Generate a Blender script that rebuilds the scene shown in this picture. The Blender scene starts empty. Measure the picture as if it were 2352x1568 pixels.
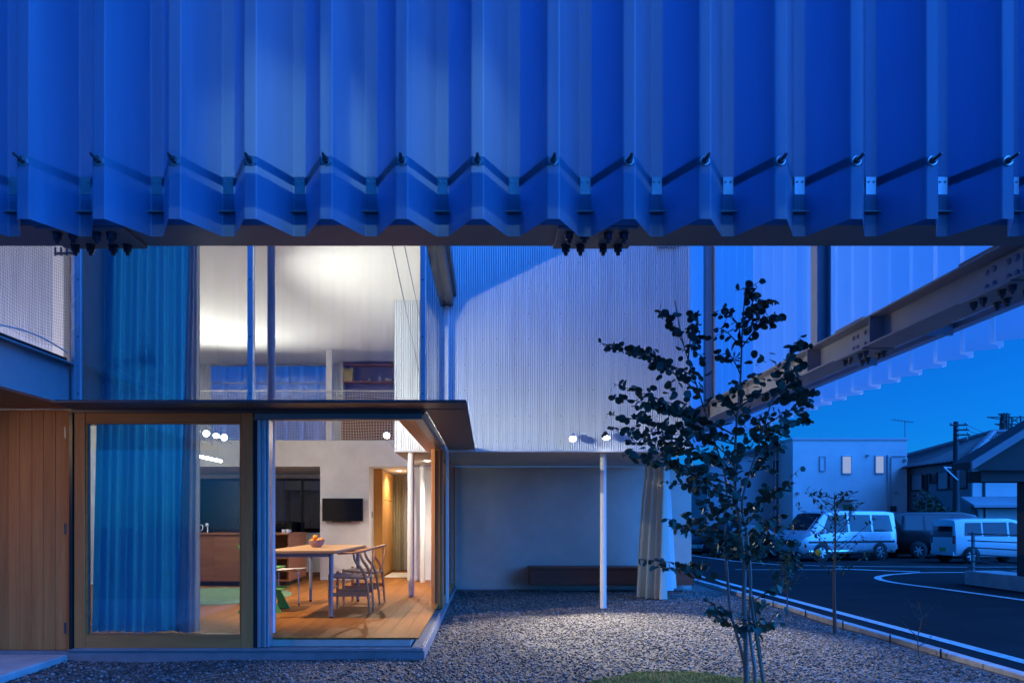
import bpy, math, random
import numpy as np
from mathutils import Vector, Matrix

scene = bpy.context.scene
C = scene.collection
R = math.radians
PI = math.pi
random.seed(7)
rng = np.random.default_rng(7)

# ------------------------------------------------------------------ camera
EYE = 1.25                      # eye height above the gravel
FOC, CX, CY = 1600.0, 1121.0, 1193.0   # focal length and vanishing point on a 2352 x 1568 sheet
cam_d = bpy.data.cameras.new('camera')
cam_d.sensor_width = 36.0
cam_d.lens = FOC / 2352.0 * 36.0
cam_d.shift_x = (1176.0 - CX) / 2352.0
cam_d.shift_y = (CY - 784.0) / 2352.0
cam_d.clip_end = 2000.0
cam_d.clip_start = 0.05
cam = bpy.data.objects.new('camera', cam_d)
cam.location = (0, 0, EYE)
cam.rotation_euler = (R(90), 0, 0)
C.objects.link(cam)
scene.camera = cam

# ------------------------------------------------------------------ dusk sky
SUN_EL, SUN_AZ = R(27.0), R(106.0)
world = bpy.data.worlds.new('World')
scene.world = world
world.use_nodes = True
wn = world.node_tree.nodes
wl = world.node_tree.links
wn.clear()
wo = wn.new('ShaderNodeOutputWorld')
bg = wn.new('ShaderNodeBackground')
sky = wn.new('ShaderNodeTexSky')
sky.sky_type = 'NISHITA'
sky.sun_disc = False
sky.sun_elevation = SUN_EL
sky.sun_rotation = SUN_AZ
sky.ozone_density = 6.0
sky.dust_density = 0.4
tint = wn.new('ShaderNodeMix')
tint.data_type = 'RGBA'
tint.blend_type = 'MULTIPLY'
tint.inputs[0].default_value = 1.0
tint.inputs[7].default_value = (0.012, 0.375, 1.0, 1)     # lamp-light white balance turns dusk deep blue
wl.new(sky.outputs[0], tint.inputs[6])
wl.new(tint.outputs[2], bg.inputs[0])
bg.inputs[1].default_value = 0.074
wl.new(bg.outputs[0], wo.inputs[0])

sun_d = bpy.data.lights.new('dusk_glow', 'SUN')
sun_d.energy = 4.9
sun_d.angle = R(90)
sun_d.color = (0.03, 0.23, 1.0)
sun = bpy.data.objects.new('dusk_glow', sun_d)
C.objects.link(sun)
# points from behind the camera, down into the scene
sd = Vector((math.sin(SUN_AZ) * math.cos(SUN_EL), math.cos(SUN_AZ) * math.cos(SUN_EL), math.sin(SUN_EL)))
sun.rotation_euler = (-sd).to_track_quat('-Z', 'Y').to_euler()

scene.view_settings.view_transform = 'Standard'
scene.view_settings.look = 'None'
scene.view_settings.exposure = 1.0
scene.view_settings.gamma = 1.0
scene.view_settings.use_curve_mapping = False
scene.render.engine = 'CYCLES'
scene.cycles.use_denoising = True
scene.cycles.max_bounces = 8
scene.cycles.transparent_max_bounces = 16
scene.cycles.sample_clamp_indirect = 6.0
scene.cycles.caustics_reflective = False
scene.cycles.caustics_refractive = False

def px(x, y, Y):
    """world point for a sheet position at real depth Y"""
    return Vector(((x - CX) / FOC * Y, Y, EYE - (y - CY) / FOC * Y))

# ------------------------------------------------------------------ materials
MATS = {}

def nodes_of(name):
    m = bpy.data.materials.new(name)
    m.use_nodes = True
    n = m.node_tree.nodes
    n.clear()
    out = n.new('ShaderNodeOutputMaterial')
    return m, n, m.node_tree.links, out

def coords(n, l, world_space=False, rand=True):
    if world_space:
        g = n.new('ShaderNodeNewGeometry')
        return g.outputs['Position']
    t = n.new('ShaderNodeTexCoord')
    if not rand:
        return t.outputs['Object']
    oi = n.new('ShaderNodeObjectInfo')
    mu = n.new('ShaderNodeMath'); mu.operation = 'MULTIPLY'; mu.inputs[1].default_value = 37.0
    l.new(oi.outputs['Random'], mu.inputs[0])
    cmb = n.new('ShaderNodeCombineXYZ')
    for i in range(3):
        l.new(mu.outputs[0], cmb.inputs[i])
    ad = n.new('ShaderNodeVectorMath'); ad.operation = 'ADD'
    l.new(t.outputs['Object'], ad.inputs[0]); l.new(cmb.outputs[0], ad.inputs[1])
    return ad.outputs[0]

def mat(name, col, rough=0.6, metal=0.0, var=0.12, scale=6.0, bump=0.0, bscale=60.0,
        col2=None, stretch=(1, 1, 1), spec=0.5, objvar=0.0, world_space=False, coat=0.0, rvar=0.1):
    """painted / plain surface: two-tone noise, roughness wear and fine relief"""
    if name in MATS:
        return MATS[name]
    m, n, l, out = nodes_of(name)
    b = n.new('ShaderNodeBsdfPrincipled')
    l.new(b.outputs[0], out.inputs[0])
    b.inputs['Metallic'].default_value = metal
    b.inputs['Specular IOR Level'].default_value = spec
    b.inputs['Coat Weight'].default_value = coat
    co = coords(n, l, world_space)
    mp = n.new('ShaderNodeMapping'); mp.inputs['Scale'].default_value = stretch
    l.new(co, mp.inputs[0])
    nz = n.new('ShaderNodeTexNoise'); nz.inputs['Scale'].default_value = scale
    nz.inputs['Detail'].default_value = 6; nz.inputs['Roughness'].default_value = 0.62
    l.new(mp.outputs[0], nz.inputs['Vector'])
    rp = n.new('ShaderNodeValToRGB')
    rp.color_ramp.elements[0].position = 0.3; rp.color_ramp.elements[1].position = 0.72
    c2 = col2 if col2 else tuple(max(0, c * (1 - var * 1.6)) for c in col)
    c1 = col if col2 else tuple(min(1, c * (1 + var * 0.6)) for c in col)
    rp.color_ramp.elements[0].color = (*c2, 1); rp.color_ramp.elements[1].color = (*c1, 1)
    l.new(nz.outputs['Fac'], rp.inputs[0])
    last = rp.outputs[0]
    if objvar:
        oi = n.new('ShaderNodeObjectInfo')
        mr = n.new('ShaderNodeMapRange'); mr.inputs[3].default_value = 1 - objvar; mr.inputs[4].default_value = 1 + objvar
        l.new(oi.outputs['Random'], mr.inputs[0])
        hs = n.new('ShaderNodeHueSaturation')
        l.new(mr.outputs[0], hs.inputs['Value']); l.new(last, hs.inputs['Color'])
        last = hs.outputs[0]
    l.new(last, b.inputs['Base Color'])
    rr = n.new('ShaderNodeMapRange')
    rr.inputs[3].default_value = max(0.02, rough - rvar); rr.inputs[4].default_value = min(1, rough + rvar)
    l.new(nz.outputs['Fac'], rr.inputs[0]); l.new(rr.outputs[0], b.inputs['Roughness'])
    if bump:
        n2 = n.new('ShaderNodeTexNoise'); n2.inputs['Scale'].default_value = bscale; n2.inputs['Detail'].default_value = 4
        l.new(mp.outputs[0], n2.inputs['Vector'])
        bp = n.new('ShaderNodeBump'); bp.inputs['Strength'].default_value = bump; bp.inputs['Distance'].default_value = 0.01
        l.new(n2.outputs['Fac'], bp.inputs['Height']); l.new(bp.outputs[0], b.inputs['Normal'])
    MATS[name] = m
    return m

def wood(name, ca, cb, axis=2, rough=0.5, scale=14.0, objvar=0.1, spec=0.2):
    if name in MATS:
        return MATS[name]
    m, n, l, out = nodes_of(name)
    b = n.new('ShaderNodeBsdfPrincipled'); l.new(b.outputs[0], out.inputs[0])
    co = coords(n, l)
    mp = n.new('ShaderNodeMapping')
    s = [1.0, 1.0, 1.0]; s[axis] = 0.06
    mp.inputs['Scale'].default_value = s
    l.new(co, mp.inputs[0])
    nz = n.new('ShaderNodeTexNoise'); nz.inputs['Scale'].default_value = scale; nz.inputs['Detail'].default_value = 8
    nz.inputs['Roughness'].default_value = 0.65; nz.inputs['Distortion'].default_value = 0.6
    l.new(mp.outputs[0], nz.inputs['Vector'])
    n2 = n.new('ShaderNodeTexNoise'); n2.inputs['Scale'].default_value = scale * 9; n2.inputs['Detail'].default_value = 3
    l.new(mp.outputs[0], n2.inputs['Vector'])
    mx = n.new('ShaderNodeMath'); mx.operation = 'MULTIPLY_ADD'; mx.inputs[1].default_value = 0.35
    l.new(n2.outputs['Fac'], mx.inputs[0]); l.new(nz.outputs['Fac'], mx.inputs[2])
    rp = n.new('ShaderNodeValToRGB')
    rp.color_ramp.elements[0].position = 0.42; rp.color_ramp.elements[1].position = 0.9
    rp.color_ramp.elements[0].color = (*cb, 1); rp.color_ramp.elements[1].color = (*ca, 1)
    l.new(mx.outputs[0], rp.inputs[0])
    oi = n.new('ShaderNodeObjectInfo')
    mr = n.new('ShaderNodeMapRange'); mr.inputs[3].default_value = 1 - objvar; mr.inputs[4].default_value = 1 + objvar
    l.new(oi.outputs['Random'], mr.inputs[0])
    hs = n.new('ShaderNodeHueSaturation')
    l.new(mr.outputs[0], hs.inputs['Value']); l.new(rp.outputs[0], hs.inputs['Color'])
    l.new(hs.outputs[0], b.inputs['Base Color'])
    b.inputs['Roughness'].default_value = rough
    b.inputs['Specular IOR Level'].default_value = spec
    bp = n.new('ShaderNodeBump'); bp.inputs['Strength'].default_value = 0.12; bp.inputs['Distance'].default_value = 0.004
    l.new(mx.outputs[0], bp.inputs['Height']); l.new(bp.outputs[0], b.inputs['Normal'])
    MATS[name] = m
    return m

def glass(name, tintc=(0.93, 0.97, 0.96), boost=1.0, rough=0.0):
    """thin pane: clear with a mirror coat that grows at grazing angles"""
    if name in MATS:
        return MATS[name]
    m, n, l, out = nodes_of(name)
    tr = n.new('ShaderNodeBsdfTransparent'); tr.inputs[0].default_value = (*tintc, 1)
    gl = n.new('ShaderNodeBsdfGlossy'); gl.inputs['Roughness'].default_value = rough
    gl.inputs[0].default_value = (0.95, 0.97, 1, 1)
    fr = n.new('ShaderNodeFresnel'); fr.inputs[0].default_value = 1.5
    mu = n.new('ShaderNodeMath'); mu.operation = 'MULTIPLY'; mu.inputs[1].default_value = boost; mu.use_clamp = True
    l.new(fr.outputs[0], mu.inputs[0])
    mx = n.new('ShaderNodeMixShader')
    l.new(mu.outputs[0], mx.inputs[0]); l.new(tr.outputs[0], mx.inputs[1]); l.new(gl.outputs[0], mx.inputs[2])
    l.new(mx.outputs[0], out.inputs[0])
    MATS[name] = m
    return m

def sheet(name, col, trans=0.5, tcol=None, rough=0.35, gloss=0.10, var=0.08, scale=2.0, stretch=None):
    """light-passing sheet or cloth: part diffuse, part translucent, faint sheen"""
    if name in MATS:
        return MATS[name]
    m, n, l, out = nodes_of(name)
    co = coords(n, l)
    nz = n.new('ShaderNodeTexNoise'); nz.inputs['Scale'].default_value = scale; nz.inputs['Detail'].default_value = 6
    if stretch:
        mp = n.new('ShaderNodeMapping'); mp.inputs['Scale'].default_value = stretch
        l.new(co, mp.inputs[0]); co = mp.outputs[0]
    l.new(co, nz.inputs['Vector'])
    rp = n.new('ShaderNodeValToRGB')
    rp.color_ramp.elements[0].position = 0.3; rp.color_ramp.elements[1].position = 0.7
    rp.color_ramp.elements[0].color = (*[c * (1 - var) for c in col], 1); rp.color_ramp.elements[1].color = (*col, 1)
    l.new(nz.outputs['Fac'], rp.inputs[0])
    d = n.new('ShaderNodeBsdfDiffuse'); l.new(rp.outputs[0], d.inputs[0])
    t = n.new('ShaderNodeBsdfTranslucent'); t.inputs[0].default_value = (*(tcol or col), 1)
    mx = n.new('ShaderNodeMixShader'); mx.inputs[0].default_value = trans
    l.new(d.outputs[0], mx.inputs[1]); l.new(t.outputs[0], mx.inputs[2])
    g = n.new('ShaderNodeBsdfGlossy'); g.inputs['Roughness'].default_value = rough
    fr = n.new('ShaderNodeFresnel'); fr.inputs[0].default_value = 1.45
    mm = n.new('ShaderNodeMath'); mm.operation = 'MULTIPLY'; mm.inputs[1].default_value = gloss * 10; mm.use_clamp = True
    l.new(fr.outputs[0], mm.inputs[0])
    m2 = n.new('ShaderNodeMixShader')
    l.new(mm.outputs[0], m2.inputs[0]); l.new(mx.outputs[0], m2.inputs[1]); l.new(g.outputs[0], m2.inputs[2])
    l.new(m2.outputs[0], out.inputs[0])
    MATS[name] = m
    return m

def glow(name, col, strength):
    if name in MATS:
        return MATS[name]
    m, n, l, out = nodes_of(name)
    e = n.new('ShaderNodeEmission'); e.inputs[0].default_value = (*col, 1); e.inputs[1].default_value = strength
    l.new(e.outputs[0], out.inputs[0])
    MATS[name] = m
    return m

# ------------------------------------------------------------------ mesh helpers
class MB:
    def __init__(s):
        s.v = []; s.f = []
    def add(s, verts, faces):
        o = len(s.v)
        s.v += [tuple(p) for p in verts]
        s.f += [tuple(i + o for i in f) for f in faces]
        return s
    def box(s, x0, x1, y0, y1, z0, z1):
        return s.add([(x0, y0, z0), (x1, y0, z0), (x1, y1, z0), (x0, y1, z0), (x0, y0, z1), (x1, y0, z1), (x1, y1, z1), (x0, y1, z1)],
                     [(0, 3, 2, 1), (4, 5, 6, 7), (0, 1, 5, 4), (1, 2, 6, 5), (2, 3, 7, 6), (3, 0, 4, 7)])
    def cbox(s, x0, x1, y0, y1, z0, z1, b=0.004):
        """box with chamfered edges"""
        xs, ys, zs = (x0, x1), (y0, y1), (z0, z1)
        vid = {}
        vs = []
        for i in (0, 1):
            for j in (0, 1):
                for k in (0, 1):
                    sx, sy, sz = 1 - 2 * i, 1 - 2 * j, 1 - 2 * k
                    for a in range(3):
                        p = [xs[i], ys[j], zs[k]]
                        for c, sg in ((0, sx), (1, sy), (2, sz)):
                            if c != a:
                                p[c] += sg * b
                        vid[(i, j, k, a)] = len(vs); vs.append(p)
        fs = []
        # the three vertices of a corner: index a lies on the face normal to axis a
        for a in range(3):
            o1, o2 = [c for c in range(3) if c != a]
            for sd in (0, 1):
                q = []
                for (u, w) in ((0, 0), (1, 0), (1, 1), (0, 1)):
                    c = [0, 0, 0]; c[a] = sd; c[o1] = u; c[o2] = w
                    q.append(vid[(*c, a)])
                flip = (sd == 0) ^ (a == 1)
                fs.append(tuple(q[::-1] if flip else q))
        for a in range(3):           # edges along axis a
            o1, o2 = [c for c in range(3) if c != a]
            for u in (0, 1):
                for w in (0, 1):
                    c0 = [0, 0, 0]; c0[o1] = u; c0[o2] = w
                    c1 = list(c0); c1[a] = 1
                    fs.append((vid[(*c0, o1)], vid[(*c1, o1)], vid[(*c1, o2)], vid[(*c0, o2)]))
        for i in (0, 1):
            for j in (0, 1):
                for k in (0, 1):
                    fs.append((vid[(i, j, k, 0)], vid[(i, j, k, 1)], vid[(i, j, k, 2)]))
        return s.add(vs, fs)
    def bar(s, p, q, w, h, up=(0, 0, 1)):
        p, q = Vector(p), Vector(q)
        d = (q - p).normalized(); u = Vector(up)
        if abs(d.dot(u)) > 0.98:
            u = Vector((1, 0, 0))
        r = d.cross(u).normalized(); u = r.cross(d).normalized()
        vs = []
        for e in (p, q):
            for a, b in ((-1, -1), (1, -1), (1, 1), (-1, 1)):
                vs.append(e + r * (a * w / 2) + u * (b * h / 2))
        return s.add(vs, [(0, 1, 2, 3), (7, 6, 5, 4), (0, 4, 5, 1), (1, 5, 6, 2), (2, 6, 7, 3), (3, 7, 4, 0)])
    def tube(s, pts, rad, n=8, caps=True, sq=1.0):
        pts = [Vector(p) for p in pts]
        if not hasattr(rad, '__len__'):
            rad = [rad] * len(pts)
        o = len(s.v)
        prev = None
        for i, p in enumerate(pts):
            d = (pts[min(i + 1, len(pts) - 1)] - pts[max(i - 1, 0)])
            d = d.normalized() if d.length > 1e-9 else Vector((0, 0, 1))
            if prev is None:
                u = Vector((0, 0, 1)) if abs(d.z) < 0.9 else Vector((1, 0, 0))
            else:
                u = prev
            r = d.cross(u).normalized(); u = r.cross(d).normalized(); prev = u
            for k in range(n):
                a = 2 * PI * k / n
                s.v.append(tuple(p + (r * math.cos(a) + u * math.sin(a) * sq) * rad[i]))
        m = len(pts)
        for i in range(m - 1):
            for k in range(n):
                a, b = o + i * n + k, o + i * n + (k + 1) % n
                s.f.append((a, b, b + n, a + n))
        if caps:
            s.f.append(tuple(o + k for k in range(n))[::-1])
            s.f.append(tuple(o + (m - 1) * n + k for k in range(n)))
        return s
    def cyl(s, p, q, r, n=12, r2=None):
        return s.tube([p, q], [r, r if r2 is None else r2], n)
    def lathe(s, prof, cen=(0, 0, 0), n=20, axis='z'):
        o = len(s.v); cx, cy, cz = cen
        for (r, h) in prof:
            for k in range(n):
                a = 2 * PI * k / n
                c, t = r * math.cos(a), r * math.sin(a)
                s.v.append((cx + c, cy + t, cz + h) if axis == 'z' else (cx + c, cy + h, cz + t) if axis == 'y' else (cx + h, cy + c, cz + t))
        for i in range(len(prof) - 1):
            for k in range(n):
                a, b = o + i * n + k, o + i * n + (k + 1) % n
                s.f.append((a, b, b + n, a + n))
        return s
    def poly(s, pts):
        return s.add(pts, [tuple(range(len(pts)))])
    def prism(s, pts, vec):
        vec = Vector(vec); n = len(pts)
        a = [Vector(p) for p in pts]; b = [p + vec for p in a]
        return s.add(a + b, [tuple(range(n))[::-1], tuple(range(n, 2 * n))] + [(i, (i + 1) % n, n + (i + 1) % n, n + i) for i in range(n)])
    def grid(s, rows, close=False):
        o = len(s.v); m = len(rows[0])
        for r in rows:
            s.v += [tuple(p) for p in r]
        for i in range(len(rows) - 1):
            for k in range(m - 1 + (1 if close else 0)):
                a, b = o + i * m + k, o + i * m + (k + 1) % m
                s.f.append((a, b, b + m, a + m))
        return s
    def mesh(s, name, off=(0, 0, 0)):
        me = bpy.data.meshes.new(name)
        me.from_pydata([(a - off[0], b - off[1], c - off[2]) for a, b, c in s.v], [], s.f)
        me.update()
        return me

def origin(o):
    p = Vector((0, 0, 0))
    while o:
        p += o.location; o = o.parent
    return p

def fix_normals(me):
    import bmesh
    bm = bmesh.new(); bm.from_mesh(me)
    bmesh.ops.recalc_face_normals(bm, faces=bm.faces)
    bm.to_mesh(me); bm.free()

def obj(name, mb, m, parent=None, smooth=None, label=None, cat=None, group=None, kind=None, base=None):
    if parent is not None:
        off = origin(parent); loc = Vector((0, 0, 0))
    else:
        if base is None:
            a = np.array(mb.v); base = ((a[:, 0].min() + a[:, 0].max()) / 2, (a[:, 1].min() + a[:, 1].max()) / 2, a[:, 2].min())
        off = Vector(base); loc = Vector(base)
    me = mb.mesh(name, off)
    if len(mb.f) < 60000:
        fix_normals(me)
    if smooth is not None:
        me.polygons.foreach_set('use_smooth', [True] * len(me.polygons))
        if smooth < 180:
            me.set_sharp_from_angle(angle=R(smooth))
    if isinstance(m, str):
        m = MATS[m]
    me.materials.append(m)
    o = bpy.data.objects.new(name, me)
    C.objects.link(o)
    o.location = loc
    if parent is not None:
        o.parent = parent
    if label: o['label'] = label
    if cat: o['category'] = cat
    if group: o['group'] = group
    if kind: o['kind'] = kind
    return o

def inst(name, me, m, parent, loc, rot=(0, 0, 0), scale=(1, 1, 1)):
    """one more piece that shares mesh data; loc in world space"""
    if not me.materials:
        me.materials.append(MATS[m] if isinstance(m, str) else m)
    o = bpy.data.objects.new(name, me)
    C.objects.link(o)
    o.parent = parent
    o.location = Vector(loc) - (origin(parent) if parent else Vector((0, 0, 0)))
    o.rotation_euler = rot
    o.scale = scale
    return o

def thing(name, label, cat, loc=(0, 0, 0), group=None):
    o = bpy.data.objects.new(name, None)
    C.objects.link(o)
    o.empty_display_size = 0.2
    o.location = loc
    o['label'] = label; o['category'] = cat
    if group: o['group'] = group
    return o

def dup(root, loc, rotz, label):
    def cp(o, par):
        c = o.copy(); C.objects.link(c)
        c.parent = par
        for ch in [x for x in o.children]:
            cp(ch, c)
        return c
    r = cp(root, None)
    r.location = loc; r.rotation_euler = (0, 0, rotz); r['label'] = label
    return r

# ------------------------------------------------------------------ the palette
sheet('plate_frp_lit', (0.48, 0.60, 0.74), 0.74, (0.56, 0.66, 0.78), rough=0.4, gloss=0.05)  # front screen's plate, made paler for the light on side and rear screens
sheet('plate_frp', (0.10, 0.37, 0.64), 0.66, (0.17, 0.47, 0.86), rough=0.32, gloss=0.07, var=0.22, scale=3.0, stretch=(7, 7, 0.35))
mat('steel_paint', (0.25, 0.24, 0.25), 0.45, 0.0, var=0.06, scale=4, bump=0.03)
mat('steel_bolt', (0.12, 0.12, 0.13), 0.4, 0.7, var=0.2, scale=40)
mat('galv', (0.42, 0.44, 0.47), 0.38, 0.85, var=0.15, scale=18)
mat('galvalume', (0.66, 0.70, 0.76), 0.38, 0.25, var=0.10, scale=1.2, stretch=(6, 6, 0.6))
mat('sill_grey', (0.26, 0.25, 0.25), 0.6, 0.1, var=0.15, scale=6, bump=0.1)
mat('alu', (0.46, 0.46, 0.48), 0.35, 0.6, var=0.06, scale=5)
mat('canopy_steel', (0.10, 0.095, 0.095), 0.42, 0.3, var=0.12, scale=3)
mat('white_paint', (0.78, 0.78, 0.77), 0.5, 0, var=0.03, scale=3)
mat('ceiling_white', (0.82, 0.82, 0.80), 0.75, 0, var=0.02, scale=1.5)
mat('steel_paint_lit', (0.44, 0.43, 0.45), 0.45, 0.0, var=0.06, scale=4, bump=0.03)  # same paint as the front beam, lightened for light on side beam and posts
mat('step_beige', (0.60, 0.47, 0.38), 0.7, 0, var=0.12, scale=6)
mat('plaster', (0.72, 0.71, 0.69), 0.85, 0, var=0.10, scale=2.2, bump=0.10, bscale=35)
mat('mortar_wall', (0.62, 0.55, 0.47), 0.9, 0, var=0.10, scale=1.6, bump=0.15, bscale=70)
mat('concrete', (0.42, 0.42, 0.41), 0.88, 0, var=0.16, scale=5, bump=0.25, bscale=90)
mat('kerb_concrete', (0.46, 0.45, 0.44), 0.9, 0, var=0.2, scale=9, bump=0.3, bscale=120, objvar=0.08)
mat('black_plastic', (0.012, 0.012, 0.013), 0.35, 0, var=0.1, scale=10)
mat('black_rubber', (0.02, 0.02, 0.02), 0.75, 0, var=0.2, scale=30)
mat('screen_black', (0.006, 0.006, 0.008), 0.12, 0, var=0.1, scale=3)
wood('oak_floor', (0.36, 0.142, 0.033), (0.24, 0.084, 0.018), axis=1, rough=0.55, scale=9, objvar=0.10, spec=0.08)
wood('cedar', (0.58, 0.225, 0.065), (0.39, 0.13, 0.036), axis=2, rough=0.5, scale=12, objvar=0.16)
wood('cedar_h', (0.58, 0.225, 0.065), (0.39, 0.13, 0.036), axis=0, rough=0.5, scale=12, objvar=0.10)
wood('cedar_y', (0.58, 0.23, 0.07), (0.40, 0.135, 0.04), axis=1, rough=0.5, scale=12, objvar=0.10)
wood('table_oak', (0.52, 0.31, 0.15), (0.40, 0.22, 0.10), axis=1, rough=0.4, scale=9, objvar=0.04)
wood('chair_oak', (0.62, 0.29, 0.12), (0.50, 0.21, 0.085), axis=2, rough=0.45, scale=20, objvar=0.05)
wood('teak', (0.33, 0.13, 0.055), (0.20, 0.07, 0.028), axis=0, rough=0.4, scale=7, objvar=0.08)
wood('cabinet_orange', (0.62, 0.33, 0.10), (0.50, 0.24, 0.06), axis=2, rough=0.45, scale=8, objvar=0.05)
wood('bench_wood', (0.27, 0.085, 0.05), (0.17, 0.05, 0.03), axis=0, rough=0.5, scale=8, objvar=0.05)
wood('stake_wood', (0.30, 0.22, 0.16), (0.18, 0.13, 0.09), axis=2, rough=0.8, scale=18)
glass('pane')
glass('pane_low', (0.90, 0.96, 0.95), 1.2)
glass('pane_dark', (0.10, 0.12, 0.15), 2.0)
# ================================================================== THE SETTING
FLOOR = 0.18      # finished floor of the house
SOF = 2.21        # underside of the corrugated box
CAN = 2.25        # canopy level
LOFT = 2.65       # loft floor
CEIL = 4.30
ROAD = -0.08
LOT = -0.35

# gravel yard
m, n, l, out = nodes_of('gravel')
MATS['gravel'] = m
b_ = n.new('ShaderNodeBsdfPrincipled'); l.new(b_.outputs[0], out.inputs[0])
g_ = n.new('ShaderNodeNewGeometry')
vo = n.new('ShaderNodeTexVoronoi'); vo.inputs['Scale'].default_value = 42
l.new(g_.outputs['Position'], vo.inputs['Vector'])
rp = n.new('ShaderNodeValToRGB')
rp.color_ramp.elements[0].color = (0.018, 0.016, 0.014, 1); rp.color_ramp.elements[1].color = (0.25, 0.22, 0.19, 1)  # dark end puts the shade between stones into the colour
sp = n.new('ShaderNodeSeparateColor'); l.new(vo.outputs['Color'], sp.inputs[0]); l.new(sp.outputs[0], rp.inputs[0])
nz = n.new('ShaderNodeTexNoise'); nz.inputs['Scale'].default_value = 1.7; nz.inputs['Detail'].default_value = 5
l.new(g_.outputs['Position'], nz.inputs['Vector'])
mxx = n.new('ShaderNodeMix'); mxx.data_type = 'RGBA'; mxx.blend_type = 'MULTIPLY'; mxx.inputs[0].default_value = 0.75
l.new(rp.outputs[0], mxx.inputs[6])
rp2 = n.new('ShaderNodeValToRGB'); rp2.color_ramp.elements[0].position = 0.3; rp2.color_ramp.elements[1].position = 0.7
rp2.color_ramp.elements[0].color = (0.5, 0.48, 0.46, 1); rp2.color_ramp.elements[1].color = (1, 1, 1, 1)
l.new(nz.outputs['Fac'], rp2.inputs[0]); l.new(rp2.outputs[0], mxx.inputs[7])
l.new(mxx.outputs[2], b_.inputs['Base Color'])
b_.inputs['Roughness'].default_value = 0.85
bp = n.new('ShaderNodeBump'); bp.inputs['Strength'].default_value = 1.0; bp.inputs['Distance'].default_value = 0.012
iv = n.new('ShaderNodeMath'); iv.operation = 'SUBTRACT'; iv.inputs[0].default_value = 1.0
l.new(vo.outputs['Distance'], iv.inputs[1]); l.new(iv.outputs[0], bp.inputs['Height']); l.new(bp.outputs[0], b_.inputs['Normal'])

mat('asphalt', (0.031, 0.031, 0.032), 0.95, 0, spec=0.05, scale=0.8, col2=(0.017, 0.017, 0.018), bump=0.35, bscale=160, world_space=True)
mat('lot_asphalt', (0.032, 0.031, 0.030), 0.95, 0, spec=0.05, var=0.3, scale=1.4, bump=0.4, bscale=120, world_space=True)
mat('earth', (0.06, 0.055, 0.05), 0.95, 0, var=0.3, scale=1.0, world_space=True)
mat('road_paint', (0.72, 0.72, 0.70), 0.7, 0, scale=22, bump=0.2, bscale=150, world_space=True, col2=(0.36, 0.36, 0.35))

obj('ground', MB().box(-300, 400, -120, 700, -0.62, -0.42), 'earth', kind='structure')
def surf(nx, ny, x0, x1, y0, y1, zf):
    mb = MB()
    mb.grid([[(x0 + (x1 - x0) * i / nx, y0 + (y1 - y0) * j / ny, zf(x0 + (x1 - x0) * i / nx, y0 + (y1 - y0) * j / ny)) for i in range(nx + 1)] for j in range(ny + 1)])
    return mb
def gravel_h(x, y):
    return 0.012 * math.sin(1.7 * x + 0.6 * y) * math.sin(1.1 * y - 0.4 * x) + 0.006 * math.sin(4.3 * x + 2.9 * y)
gr = obj('gravel_yard', surf(60, 90, -8.0, 4.12, -3.0, 14.2, gravel_h), 'gravel', smooth=180, kind='structure')

# loose stones on the yard
NST = 60000
yy = 4.2 + (rng.random(NST) ** 1.25) * 8.0
xx = -0.62 + rng.random(NST) * 4.65
left = rng.random(NST) < 0.14
xx[left] = -4.0 + rng.random(left.sum()) * 3.6
yy[left] = 4.4 + rng.random(left.sum()) * 1.75
base = np.array([(1, 0, 0), (0, 1, 0), (-1, 0, 0), (0, -1, 0), (0, 0, 1), (0, 0, -1)], float)
fac = np.array([(0, 1, 4), (1, 2, 4), (2, 3, 4), (3, 0, 4), (1, 0, 5), (2, 1, 5), (3, 2, 5), (0, 3, 5)])
sz = 0.005 + rng.random(NST) ** 2.5 * 0.011
ang = rng.random(NST) * 6.28
sc3 = np.stack([sz * (0.8 + rng.random(NST) * 0.6), sz * (0.8 + rng.random(NST) * 0.6), sz * (0.5 + rng.random(NST) * 0.5)], 1)
vv = base[None] * sc3[:, None, :]
vv += (rng.random(vv.shape) - 0.5) * (sz * 0.5)[:, None, None]
ca, sa = np.cos(ang)[:, None], np.sin(ang)[:, None]
tl = (rng.random(NST) - 0.5)[:, None] * 0.9
x1 = vv[..., 0] * ca - vv[..., 1] * sa; y1 = vv[..., 0] * sa + vv[..., 1] * ca
z1 = vv[..., 2] + x1 * tl
hz = 0.012 * np.sin(1.7 * xx + 0.6 * yy) * np.sin(1.1 * yy - 0.4 * xx) + 0.006 * np.sin(4.3 * xx + 2.9 * yy)
P = np.stack([x1 + xx[:, None], y1 + yy[:, None], z1 + (hz + sz * 0.4)[:, None]], -1).reshape(-1, 3)
F = (fac[None] + (np.arange(NST) * 6)[:, None, None]).reshape(-1, 3)
me = bpy.data.meshes.new('loose_gravel')
me.vertices.add(len(P)); me.vertices.foreach_set('co', P.ravel())
me.loops.add(F.size); me.loops.foreach_set('vertex_index', F.ravel())
me.polygons.add(len(F)); me.polygons.foreach_set('loop_start', np.arange(0, F.size, 3)); me.polygons.foreach_set('loop_total', np.full(len(F), 3))
me.update(); me.validate()
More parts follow.
